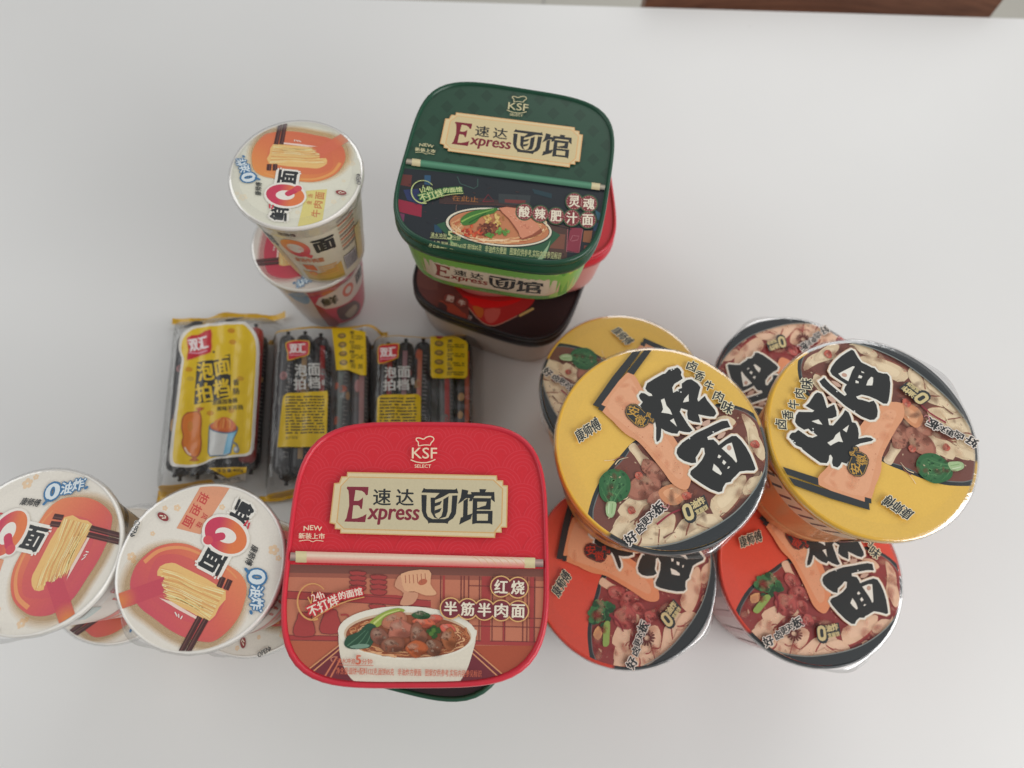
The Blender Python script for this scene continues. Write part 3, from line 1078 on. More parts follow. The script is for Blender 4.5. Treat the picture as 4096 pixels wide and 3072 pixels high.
def green_tub_print(g, place):
    a = Art(g, place, None, None, 0, 0, None, fine=1.6)
    for x0, x1, c in ((-62, -54, C(150, 176, 84)), (-54, -44, C(96, 168, 66)), (-20, 8, C(104, 150, 84)), (30, 44, C(96, 150, 82)), (44, 50, C(150, 186, 100)), (50, 56, C(70, 148, 60)), (56, 61, C(170, 178, 88))):
        a.poly([(x0, 8), (x1, 7), (x1 + 2, 50), (x0 - 1, 50)], c)
    a.poly([(-61, 49.6), (61, 49.6), (61, 51.2), (-61, 51.2)], C(206, 214, 176))
    a.shift = (0, -8.5)
    a.poly([(-50, 46), (-45, 48), (44, 48), (48, 46), (50, 45), (50, 24), (46, 22), (43, 20), (-41, 20), (-45, 22), (-49, 24)], C(206, 168, 148))
    a.poly([(-47, 45), (-43, 47), (42, 47), (46, 45), (48, 44), (48, 25), (44.5, 23), (41.5, 21), (-40, 21), (-43.5, 23), (-46.5, 25)], C(206, 190, 164))
    a.poly([(-41, 46), (40, 46), (43, 43), (43, 26), (40, 22), (-38, 22), (-41, 26)], C(212, 198, 174))
    # sign lettering, scaled into the plate
    k = 0.0422
    a.H = (k * 1.0, 0, -83 * 1.0 + 49.5, 0, -0.098, 83.0, 0, 0)
    a.H = (0.0955, 0, -80.0, 0, -0.0985, 85.4, 0, 0)
    sign_letters(a, C(140, 52, 48), INK)
    a.H = None
    a.text("SELECT", 0, 16.5, 14, -2.4, C(160, 190, 140), 0, 0.03)
    a.shift = (0, 0)


def plain_tub_print(c_text, band):
    def draw(g, place):
        a = Art(g, place, None, None, 0, 0, None, fine=3)
        if band:
            a.poly([(-58, 47), (-10, 47), (-8, 36), (-40, 40), (-58, 40)], band)
        a.text("油炸方便面", 22, 42, 26, -3.4, c_text, 0, 0.0)
        a.text("净含量", 24, 26, 14, -3, c_text, 0, 0.0)
    return draw


def noodle_box(loc, rot, label, rim, panel, draw, tub, tub_draw, group=None):
    t_ = empty("noodle_box", loc, rot, label, "noodle box", group)
    box_tub(tub, tub_draw).build("tub", [M_TUB], t_)
    box_lid(rim, panel, draw).build("lid", [M_LID, M_SOFT], t_)
    return t_


no_print = lambda g, p, h: None
RED, GREEN, DARK = C(206, 48, 64), C(30, 74, 54), C(44, 42, 44)
Z1, Z2 = BOX_H + 0.05, 2 * BOX_H + 0.1
# stack at the front
noodle_box((-44.5, 54.8, 0), 4.7, "dark noodle box at the bottom of the front stack, hidden under the red one", DARK, C(52, 40, 42), no_print, C(170, 160, 150), None)
noodle_box((-52.5, 50, Z1), -9, "green rimmed noodle box turned askew beneath the front red box, one corner showing", GREEN, C(46, 30, 34), no_print, C(120, 160, 90), None)
noodle_box((-44.5, 54.8, Z2), 4.7, "large red noodle box on top of the front stack, beef noodle bowl on its lid", RED, C(212, 42, 54), red_box_print, C(214, 120, 110), None)
# stack behind
noodle_box((-14.1, 329.3, 0), -15.5, "dark brown noodle box at the bottom of the back stack, standing on the table", DARK, C(44, 34, 35), dark_box_print, C(196, 184, 174), plain_tub_print(C(164, 152, 146), C(186, 150, 70)))
noodle_box((-4, 354, Z1), 8, "plain red noodle box in the middle of the back stack, under the green one", RED, C(210, 54, 66), no_print, C(222, 150, 142), None)
noodle_box((-16, 316.8, Z2), -5.5, "green noodle box on top of the back stack, night street scene on its lid", GREEN, C(46, 78, 61), green_box_print, C(116, 172, 78), green_tub_print)

# ------------------------------------------------------------------ round noodle bowls
BOWL_H, BOWL_R = 93.3, 65.5
GLYPH_BAN = [(625, 192), (662, 182), (700, 176), (722, 165), (748, 182), (770, 218), (764, 250), (785, 292), (730, 328), (690, 352), (665, 395), (675, 455), (720, 432), (740, 412), (775, 400), (772, 350), (830, 308), (880, 300), (950, 345), (985, 390), (970, 445), (950, 530), (962, 555), (1000, 520), (1035, 490), (1060, 540), (1110, 600), (1150, 650), (1165, 690), (1140, 725), (1090, 725), (960, 700), (975, 745), (986, 796), (900, 782), (845, 757), (833, 700), (838, 652), (765, 630), (750, 670), (800, 750), (850, 830), (895, 882), (860, 905), (800, 900), (740, 885), (722, 920), (660, 915), (590, 890), (540, 860), (535, 950), (520, 995), (490, 1015), (480, 980), (482, 850), (470, 780), (400, 720), (350, 680), (300, 600), (330, 560), (298, 522), (285, 490), (310, 455), (350, 460), (400, 492), (440, 490), (430, 468), (385, 442), (358, 405), (380, 345), (470, 290), (560, 240), (585, 236)]
HOLES_BAN = [[(535, 535), (575, 518), (600, 600), (640, 645), (665, 705), (620, 690), (540, 680), (560, 640), (550, 590)], [(638, 770), (680, 745), (718, 840)], [(850, 470), (853, 552), (785, 565), (805, 520)]]
GLYPH_MIAN = [(1230, 775), (1290, 770), (1325, 845), (1265, 858), (1225, 872), (1190, 890), (1140, 912), (1110, 930), (1060, 958), (1072, 990), (1130, 985), (1170, 1020), (1190, 1050), (1270, 990), (1340, 945), (1390, 945), (1440, 990), (1500, 1070), (1550, 1160), (1590, 1260), (1610, 1320), (1590, 1340), (1500, 1340), (1430, 1350), (1380, 1402), (1340, 1440), (1330, 1465), (1270, 1480), (1240, 1530), (1230, 1575), (1190, 1585), (1100, 1550), (1000, 1490), (900, 1420), (865, 1380), (875, 1340), (940, 1290), (1000, 1220), (1035, 1150), (1025, 1080), (992, 1082), (970, 1130), (930, 1190), (935, 1250), (880, 1255), (800, 1230), (740, 1190), (712, 1140), (720, 1090), (780, 1020), (860, 965), (940, 910), (1050, 860), (1150, 810)]
HOLES_MIAN = [[(1225, 1085), (1290, 1035), (1340, 1020), (1370, 1120), (1400, 1230), (1390, 1250), (1340, 1190)], [(1135, 1260), (1190, 1310), (1228, 1370), (1215, 1390), (1160, 1360), (1120, 1330)], [(1190, 1155), (1222, 1175), (1200, 1200), (1178, 1190)], [(1245, 1215), (1278, 1245), (1255, 1275), (1230, 1250)], [(1300, 1290), (1322, 1295), (1300, 1318), (1287, 1315)]]


def bowl_print(kind):
    red = kind == "red"

    def draw(g, place, hull, rot):
        rnd = random.Random(7 if red else 5)
        a = Art(g, place, H_BOWL, hull, rot, 0, 1)
        rim = C(50, 55, 58)
        # big dark bowl, its inside, soup
        a.poly([(1180, 668), (1232, 642), (1330, 650), (1430, 685), (1520, 750), (1640, 900), (1700, 1200), (1560, 1600), (1100, 1760), (500, 1640), (395, 1480), (396, 1380), (412, 1300), (450, 1190), (512, 1090), (600, 985), (700, 880), (900, 760)], rim, smooth=4)
        a.poly([(1170, 690), (1228, 662), (1330, 668), (1430, 706), (1505, 770), (1552, 850), (1562, 930), (1552, 1060), (1520, 1160), (1450, 1270), (1360, 1370), (1250, 1450), (1100, 1530), (980, 1570), (830, 1592), (720, 1590), (600, 1560), (500, 1490), (440, 1420), (430, 1350), (440, 1290), (478, 1190), (540, 1090), (640, 980), (720, 905)], C(116, 122, 120), smooth=3)
        soup = C(150, 62, 60) if red else C(122, 74, 64)
        a.poly([(1172, 694), (1228, 667), (1330, 673), (1428, 711), (1500, 774), (1546, 852), (1556, 930), (1546, 1058), (1514, 1157), (1445, 1266), (1356, 1365), (1247, 1444), (1098, 1524), (978, 1564), (830, 1586), (722, 1584), (603, 1554), (505, 1486), (446, 1418), (436, 1350), (446, 1292), (483, 1193), (545, 1094), (644, 984), (722, 910)], soup, smooth=3)
        pale = C(228, 204, 168) if not red else C(236, 196, 164)
        pal2 = C(238, 216, 180) if not red else C(240, 200, 170)
        shade = C(150, 92, 74) if not red else C(168, 70, 66)
        # broad pale noodles
        for p in ([(760, 1400), (880, 1340), (960, 1360), (940, 1480), (860, 1590), (790, 1560)], [(1060, 1370), (1140, 1330), (1190, 1420), (1080, 1540), (1000, 1530)], [(560, 1430), (640, 1330), (720, 1330), (700, 1460), (600, 1550)], [(1190, 1260), (1390, 1100), (1410, 1170), (1330, 1300), (1230, 1370)], [(1385, 705), (1470, 770), (1500, 900), (1440, 960), (1420, 820)], [(660, 925), (700, 895), (750, 960), (800, 1010), (760, 1060), (700, 980)], [(590, 1330), (690, 1230), (820, 1190), (850, 1260), (760, 1300), (690, 1400)],
                  [(530, 1500), (590, 1400), (640, 1350), (700, 1400), (640, 1480), (590, 1540)], [(700, 1560), (790, 1440), (850, 1420), (850, 1500), (830, 1580)],
                  [(860, 1580), (940, 1480), (1000, 1390), (1050, 1380), (1030, 1460), (1000, 1560)], [(1090, 1400), (1170, 1350), (1250, 1370), (1270, 1420), (1180, 1440), (1120, 1420)],
                  [(1390, 1200), (1440, 1120), (1520, 1100), (1540, 1050), (1550, 1090), (1500, 1180), (1420, 1230)], [(1440, 800), (1500, 860), (1540, 960), (1520, 1010), (1470, 960), (1440, 880)],
                  [(640, 1440), (700, 1420), (740, 1500), (700, 1560), (640, 1530)], [(1020, 1500), (1100, 1440), (1180, 1450), (1120, 1500), (1040, 1540)], [(1220, 740), (1290, 720), (1350, 760), (1300, 800), (1240, 790)]):
            a.poly([(x + 7, y + 12) for x, y in p], shade, smooth=3)
            a.poly(p, pale, smooth=3)
            cx, cy = sum(q[0] for q in p) / len(p), sum(q[1] for q in p) / len(p)
            a.poly([(cx + (x - cx) * .62 - 5, cy + (y - cy) * .62 - 8) for x, y in p], pal2, smooth=3)
        for _ in range(26):
            t = rnd.uniform(20, 200)
            q = rnd.uniform(0.72, 0.97)
            cx, cy = 1000 + 540 * q * math.cos(R(t)), 1110 + 440 * q * math.sin(R(t))
            a.line([(cx, cy), (cx + rnd.uniform(20, 60), cy - rnd.uniform(-20, 40)), (cx + rnd.uniform(60, 110), cy - rnd.uniform(0, 60))], rnd.uniform(4, 14), rnd.choice([pale, shade, pal2, soup]), smooth=3, w1=2)
        if red:
            for p in ((760, 1030, 60, 50), (830, 1110, 80, 60), (760, 1210, 90, 80), (870, 1190, 60, 50), (930, 1280, 50, 40)):
                a.blob(*p, C(190, 92, 86), rnd, rnd.uniform(0, 90), .22, edge=C(120, 40, 46), hi=C(220, 140, 128))
            for k in range(14):
                t = k * 26
                a.bar((850 + 20 * math.cos(R(t)), 1400 + 18 * math.sin(R(t))), (850 + 62 * math.cos(R(t)), 1400 + 54 * math.sin(R(t))), 13, C(104, 44, 40), step=False)
            a.n += 1
            a.line([(640, 1130), (690, 1210), (700, 1290)], 22, C(140, 44, 54), smooth=4, w1=8)
            for k in range(46):
                t, q = rnd.uniform(0, 6.28), math.sqrt(rnd.random())
                a.ell(590 + 95 * q * math.cos(t) + 10 * q, 1120 + 88 * q * math.sin(t), 24, 21, rnd.choice([C(46, 96, 58), C(66, 122, 74), C(36, 78, 48), C(84, 140, 86)]), k=9)
            a.poly([(590, 1180), (630, 1190), (590, 1280), (560, 1330), (520, 1320), (550, 1250)], C(150, 176, 92), smooth=3)
            a.poly([(480, 1220), (540, 1180), (550, 1240), (500, 1270)], C(226, 170, 116), smooth=2)
        else:
            for p in ((790, 1045, 52, 52), (845, 1085, 72, 66), (740, 1190, 70, 84), (805, 1160, 62, 52), (850, 1255, 58, 64)):
                a.blob(*p, C(176, 116, 96), rnd, rnd.uniform(0, 90), .24, edge=C(120, 70, 58), hi=C(208, 154, 130))
            a.poly([(850, 1215), (900, 1170), (1000, 1160), (1040, 1220), (980, 1290), (900, 1285)], C(214, 146, 104), smooth=3)
            a.poly([(880, 1215), (930, 1185), (985, 1190), (990, 1230), (930, 1262)], C(232, 170, 128), smooth=3)
            for p in ((726, 1108, 32, 24), (680, 1330, 26, 24), (1030, 1235, 30, 28), (1470, 905, 34, 26)):
                a.blob(*p, C(202, 102, 84), rnd, 20, .15, edge=C(160, 70, 60))
            a.line([(840, 1420), (930, 1350), (1040, 1310), (1120, 1290)], 14, C(150, 50, 64), smooth=4, w1=6)
            # leafy green
            a.poly([(470, 1170), (478, 1120), (520, 1078), (575, 1062), (630, 1080), (668, 1130), (672, 1190), (650, 1240), (610, 1270), (560, 1285), (510, 1275), (478, 1235)], C(50, 104, 62), smooth=4)
            a.poly([(500, 1160), (530, 1100), (590, 1085), (640, 1130), (640, 1190), (600, 1240), (540, 1240)], C(62, 112, 70), smooth=4)
            for p in ([(545, 1290), (540, 1200), (520, 1120)], [(550, 1290), (560, 1190), (580, 1100)], [(556, 1290), (600, 1210), (645, 1160)], [(540, 1290), (505, 1230), (485, 1180)], [(552, 1240), (580, 1190), (620, 1110)], [(545, 1230), (530, 1170), (545, 1095)]):
                a.line(p, 6, C(92, 142, 92), smooth=3, w1=1.5)
            for _ in range(24):
                t, q = rnd.uniform(0, 6.28), 90 * math.sqrt(rnd.random())
                a.ell(570 + q * math.cos(t), 1165 + q * math.sin(t), rnd.uniform(5, 16), rnd.uniform(4, 9), rnd.choice([C(36, 84, 50), C(92, 146, 92), C(60, 116, 70)]), rnd.uniform(0, 180), 8, step=False)
            a.n += 1
            a.poly([(520, 1278), (578, 1278), (576, 1330), (560, 1372), (530, 1372), (514, 1340)], C(170, 196, 146), smooth=3)
            a.line([(534, 1285), (532, 1350)], 6, C(206, 222, 186)); a.line([(556, 1285), (552, 1350)], 5, C(132, 168, 112))
        a.mottle([(500, 1470), (440, 1350), (560, 1080), (720, 920), (1200, 680), (1440, 720), (1550, 900), (1500, 1160), (1240, 1440), (830, 1580)], [soup, shade, mix(soup, shade, .5), mix(pale, shade, .5), mix(pale, soup, .4), C(92, 50, 46)], rnd, 150, 12, 60, .45)
        a.mottle([(500, 1470), (440, 1350), (560, 1080), (720, 920), (1200, 680), (1440, 720), (1550, 900), (1500, 1160), (1240, 1440), (830, 1580)], [pal2, C(206, 140, 120)], rnd, 60, 4, 14, .7)
        a.poly([(1548, 900), (1535, 1040), (1495, 1150), (1425, 1255), (1335, 1350), (1225, 1428), (1080, 1500), (965, 1542), (830, 1566), (724, 1566), (610, 1538), (512, 1474), (420, 1560), (700, 1760), (1200, 1760), (1600, 1500), (1720, 1000), (1600, 860)], rim, smooth=3)
        a.line([(1550, 890), (1537, 1036), (1497, 1146), (1427, 1250), (1337, 1345), (1227, 1422), (1082, 1494), (967, 1536), (830, 1560), (726, 1560), (612, 1532), (514, 1468)], 8, C(132, 138, 134), smooth=3)
        # wide noodle sheet hanging from the chopsticks
        sh = C(228, 162, 122) if not red else C(234, 152, 108)
        a.poly([(484, 655), (646, 452), (700, 470), (740, 540), (800, 640), (860, 740), (960, 880), (1030, 1000), (1060, 1100), (1040, 1190), (985, 1190), (930, 1150), (880, 1080), (800, 980), (720, 890), (640, 840), (560, 760)], sh, smooth=3)
        a.poly([(520, 660), (650, 490), (700, 530), (780, 680), (880, 830), (960, 960), (1010, 1080), (980, 1130), (900, 1050), (760, 890), (640, 790)], mix(sh, C(238, 178, 140), .6), smooth=3)
        a.mottle([(520, 660), (650, 490), (700, 530), (780, 680), (880, 830), (960, 960), (1010, 1080), (980, 1130), (900, 1050), (760, 890), (640, 790)], [mix(sh, C(246, 206, 166), .6), mix(sh, C(212, 140, 104), .3)], rnd, 40, 24, 60, .25)
        for _ in range(22):
            t = rnd.random()
            a.ell(560 + 420 * t + rnd.uniform(-50, 60), 620 + 440 * t + rnd.uniform(-50, 60), 4, 3, C(200, 124, 96), k=7, step=False)
        a.n += 1
        bk = C(50, 54, 56)
        a.poly([(738, 250), (775, 262), (470, 672), (430, 655), (560, 470)], bk)
        a.poly([(790, 265), (826, 278), (692, 462), (648, 445)], bk)
        a.poly([(482, 652), (512, 666), (492, 697), (464, 684)], bk)
        # brush lettering on a white glow
        a.unit(563.9, 322.2, 0.56325)
        for grow, al in ((64, 0.3), (54, 0.6), (42, 1.0)):
            col_ = mix(C(226, 172, 112), C(240, 237, 226), al)
            for gl in (GLYPH_BAN, GLYPH_MIAN):
                a.line(gl, grow, col_, closed=True, joints=True)
                a.poly(gl, col_)
        for p in ([(1010, 790), (1090, 760), (1080, 820), (1010, 830)], [(1190, 930), (1270, 900), (1240, 960), (1180, 980)], [(930, 850), (990, 830), (960, 870)]):
            a.poly(p, C(206, 170, 150), smooth=3)
        for gl, ho in ((GLYPH_BAN, HOLES_BAN), (GLYPH_MIAN, HOLES_MIAN)):
            a.poly(gl, C(43, 45, 45), holes=ho)
        a.ell(1310, 1080, 26, 30, C(200, 160, 140))
        for x, y in ((730, 432), (762, 446), (1130, 900), (860, 975), (680, 185), (655, 195)):
            a.ell(x, y, 9, 7, WHITE, 20, 8, step=False)
        a.n += 1
        words = "卤香牛肉味" if not red else "红烧牛肉味"
        spots = [(890, 150, 110), (975, 262, 110), (1080, 375, 108), (1190, 495, 112), (1290, 620, 130)]
        for wd, (x, y, h) in zip(words, spots):
            a.text(wd, x, y, h, h, bk, 22, 0.03, (C(236, 226, 190), 0.06))
        # oval place badge with its small seal
        gold = C(206, 160, 72) if not red else C(196, 60, 44)
        for k_, c_ in ((112, bk), (100, gold), (95, bk)):
            a.line([(222, 672), (312, 760)], k_ * 1.7, c_, joints=True)
        for x, y, r_ in ((392, 715, 44), (434, 770, 38)):
            a.ell(x, y, r_, r_, bk)
        a.text("安", 222, 665, 120, 112, gold, 18, 0.02)
        a.text("徽", 300, 768, 124, 112, gold, 18, 0.01)
        a.text("风", 392, 712, 56, 56, gold, 15, 0.03); a.text("味", 434, 770, 50, 50, gold, 15, 0.0)
        a.unit()
        a.text("康师傅", 398, 818, 172, 80, bk, -33, 0.03, (C(236, 226, 196), 0.045), slant=0.1)
        a.ell(443, 737, 6, 6, bk)
        # no-frying note
        gd = C(214, 196, 144)
        a.line([(1035, 1322), (1052, 1374)], 82, bk, joints=True); a.poly([(1050, 1290), (1140, 1230), (1172, 1310), (1075, 1370)], bk)
        a.line([(1030, 1318), (1046, 1366)], 62, gd, joints=True); a.line([(1032, 1322), (1044, 1360)], 24, bk, joints=True)
        a.text("油炸", 1100, 1282, 90, 50, gd, -28, 0.05); a.text("宽面饼", 1124, 1328, 86, 34, gd, -28, 0.04)
        # slogan
        for wd, x, y, h in zip("好卤更对板", (672, 732, 768, 806, 850), (1508, 1444, 1400, 1358, 1316), (74, 58, 54, 60, 74)):
            a.text(wd, x, y, h, h, C(40, 42, 44), -38, 0.04, (C(232, 222, 212), 0.075))
        a.line([(868, 1300), (900, 1318), (916, 1304), (908, 1284)], 9, C(196, 130, 130), smooth=3, w1=3)
        a.poly([(1275, 1500), (1350, 1440), (1345, 1462), (1300, 1500)], C(120, 92, 60))
    return draw


def bowl_body(kind):
    g = Geo()
    base = C(208, 176, 172) if kind == "red" else C(224, 150, 92)
    prof = [(46, 0.8), (50, 0.0), (51.3, 1.6), (52.4, 8), (57, 44), (61.4, 80), (62.2, 86)]
    g.rings([[((x, y, z), base) for x, y in circle(r_)] for r_, z in prof], 0, True)

    def place(u, z, l):
        r_ = 51.3 + (62.2 - 51.3) * z / 86 + 0.15 + l * 3
        return (r_ * math.cos(R(u / 1.0)), r_ * math.sin(R(u / 1.0)), z)
    a = Art(g, place, None, None, 0, 0, None, fine=2.6)
    rnd = random.Random(9)
    if kind == "red":
        for k in range(24):
            u = k * 15
            a.poly([(u, 8), (u + 5, 8), (u + 7, 84), (u + 2, 84)], rnd.choice([C(222, 206, 200), C(196, 150, 148), C(214, 190, 186), C(170, 150, 152)]))
        a.poly([(0, 84), (120, 84), (240, 84), (360, 84), (360, 74), (240, 74), (120, 74), (0, 74)], C(204, 120, 112))
    else:
        A0 = 0
        a.poly([(A0, 4), (A0 + 120, 4), (A0 + 240, 4), (A0 + 360, 4), (A0 + 360, 20), (A0 + 240, 22), (A0 + 120, 20), (A0, 20)], C(226, 160, 104))
        for off in (0, 170):
            q = lambda dx, y: (off + dx, y)
            a.poly([q(20, 36), q(30, 24), q(60, 20), q(84, 26), q(96, 44), q(80, 62), q(44, 66), q(24, 54)], C(232, 166, 86), smooth=3)
            a.poly([q(-4, 30), q(20, 26), q(34, 34), q(30, 56), q(4, 64), q(-8, 50)], C(160, 70, 62), smooth=3)
            a.text("板面", off + 8, 56, 24, -22, INK, 0, 0.05, (C(232, 200, 160), 0.09))
            a.text("安徽风味", off + 34, 50, 14, -5, C(170, 90, 80), 0, 0.02)
            for i in range(6):
                a.ell(off + 52 + i * 9, 44 + i * 2, 4.4, 5.0, C(190, 108, 96))
                a.ell(off + 52 + i * 9, 45.6 + i * 2, 3.2, 2.6, rnd.choice([C(216, 180, 170), C(120, 92, 100), C(226, 196, 150)]))
                a.line([(off + 48 + i * 9, 36 + i * 2), (off + 56 + i * 9, 36.6 + i * 2)], 1.6, C(236, 214, 190))
            a.poly([q(86, 66), q(140, 60), q(160, 66), q(150, 80), q(100, 80)], C(232, 202, 170))
            for i in range(7):
                a.line([(off + 92 + i * 8, 64), (off + 97 + i * 8, 76)], 2.0, C(80, 76, 80))
    return g


def bowl_lid(kind, rot):
    g = Geo()
    edge = C(234, 182, 58) if kind == "yellow" else C(218, 66, 46)
    dark = C(50, 55, 58)
    face = C(236, 192, 90) if kind == "yellow" else C(228, 84, 64)

    def ring(r_, z, wob=0.0):
        out = []
        for i, (x, y) in enumerate(circle(r_, 144)):
            t = math.degrees(math.atan2(y, x)) - rot
            t = (t + 180) % 360 - 180
            c = dark if -118 < t < 17 else edge      # the printed bowl runs over the rim here
            w_ = 1 + wob * noise.noise(Vector((x * .12, y * .12, z * .3)))
            out.append(((x * w_, y * w_, z), c))
        return out
    g.rings([ring(62.3, 86.0), ring(65.0, 86.2, .004), ring(65.6, 88.2, .004), ring(65.4, 91.0, .003), ring(65.0, 92.4), ring(64.4, 92.95), ring(63.9, 92.95), ring(63.3, 92.7)], 0)
    zt = 92.7
    c0 = g.vert((0, 0, zt), face)
    ids = [g.vert((x, y, zt), face) for x, y in circle(63.35, 144)]
    for i in range(144):
        g.face((c0, ids[i], ids[(i + 1) % 144]), 0, False)
    place = lambda x, y, l: (x, y, zt + l)
    bowl_print(kind)(g, place, circle(63.25, 72), rot)
    return g


def shrink_film(r_, ztop, seed, flange, height=12):
    """clear wrap: gathered wrinkles over the rim, a pinched fin sticking out at one side"""
    g = Geo()
    rnd = random.Random(seed)
    w = (1, 1, 1, 1)
    n = 180
    ph = [rnd.uniform(0, 6.28) for _ in range(6)]
    rings = []
    for rr_, z, amp in ((r_ * .84, ztop + .55, .02), (r_ * .93, ztop + .8, .15), (r_ * .985, ztop + .7, .3), (r_ + .7, ztop - 1.2, .35), (r_ + .8, ztop - 3.5, .35), (r_ - .8, ztop - 6, .3), (r_ - 2.2, ztop - height, .1)):
        ring = []
        for i in range(n):
            t = 2 * math.pi * i / n
            k = amp * (math.sin(23 * t + ph[0]) * .5 + math.sin(41 * t + ph[1]) * .4 + math.sin(67 * t + ph[2]) * .3) * (0.5 + 0.5 * math.sin(3 * t + ph[3]))
            q = rr_ + k * .5
            if flange is not None:
                d = abs((math.degrees(t) - flange + 180) % 360 - 180)
                if d < 20 and -5 < z - ztop < 0:
                    q += 3.4 * math.cos(d / 20 * math.pi / 2) ** 2
            ring.append(((q * math.cos(t), q * math.sin(t), z + abs(k) * .6), w))
        rings.append(ring)
    g.rings(rings, 0)
    return g


def make_bowl(kind, rot, label, loc, seed, flange, group):
    t_ = empty("noodle_bowl", loc, 0, label, "noodle bowl", group)
    bowl_body(kind).build("bowl_body", [M_PAPER], t_)
    bowl_lid(kind, 0).build("lid", [M_FOIL, M_SOFT], t_)
    shrink_film(BOWL_R, BOWL_H, seed, flange).build("shrink_film", [M_SHRINK], t_)
    t_.rotation_euler = (0, 0, R(rot))
    return t_


BZ = BOWL_H + 1.9
GY, GR = "yellow lidded noodle bowls", "red lidded noodle bowls"
yb = make_bowl("yellow", 0, "yellow lidded noodle bowl on top beside the red box, its lettering running downward right", (94.2, 128.4, BZ), 1, -68, GY)
copy_tree(yb, (225.2, 146.4, BZ), 108, "yellow lidded noodle bowl stacked on top at the far right, its lettering turned sideways", GY)
copy_tree(yb, (87, 200.8, 0), -81, "yellow lidded noodle bowl standing on the table behind the upper yellow one", GY)
rb = make_bowl("red", -16, "red lidded noodle bowl standing on the table at the front right", (222.2, 75.9, 0), 2, -55, GR)
copy_tree(rb, (89.7, 64.9, 0), 23, "red lidded noodle bowl standing on the table beside the red box, under a yellow bowl", GR)
copy_tree(rb, (223.2, 211.5, 0), 173, "red lidded noodle bowl at the back right, mostly covered, dark rim facing away", GR)

# ------------------------------------------------------------------ paper noodle cups
CUP_H = 97.3


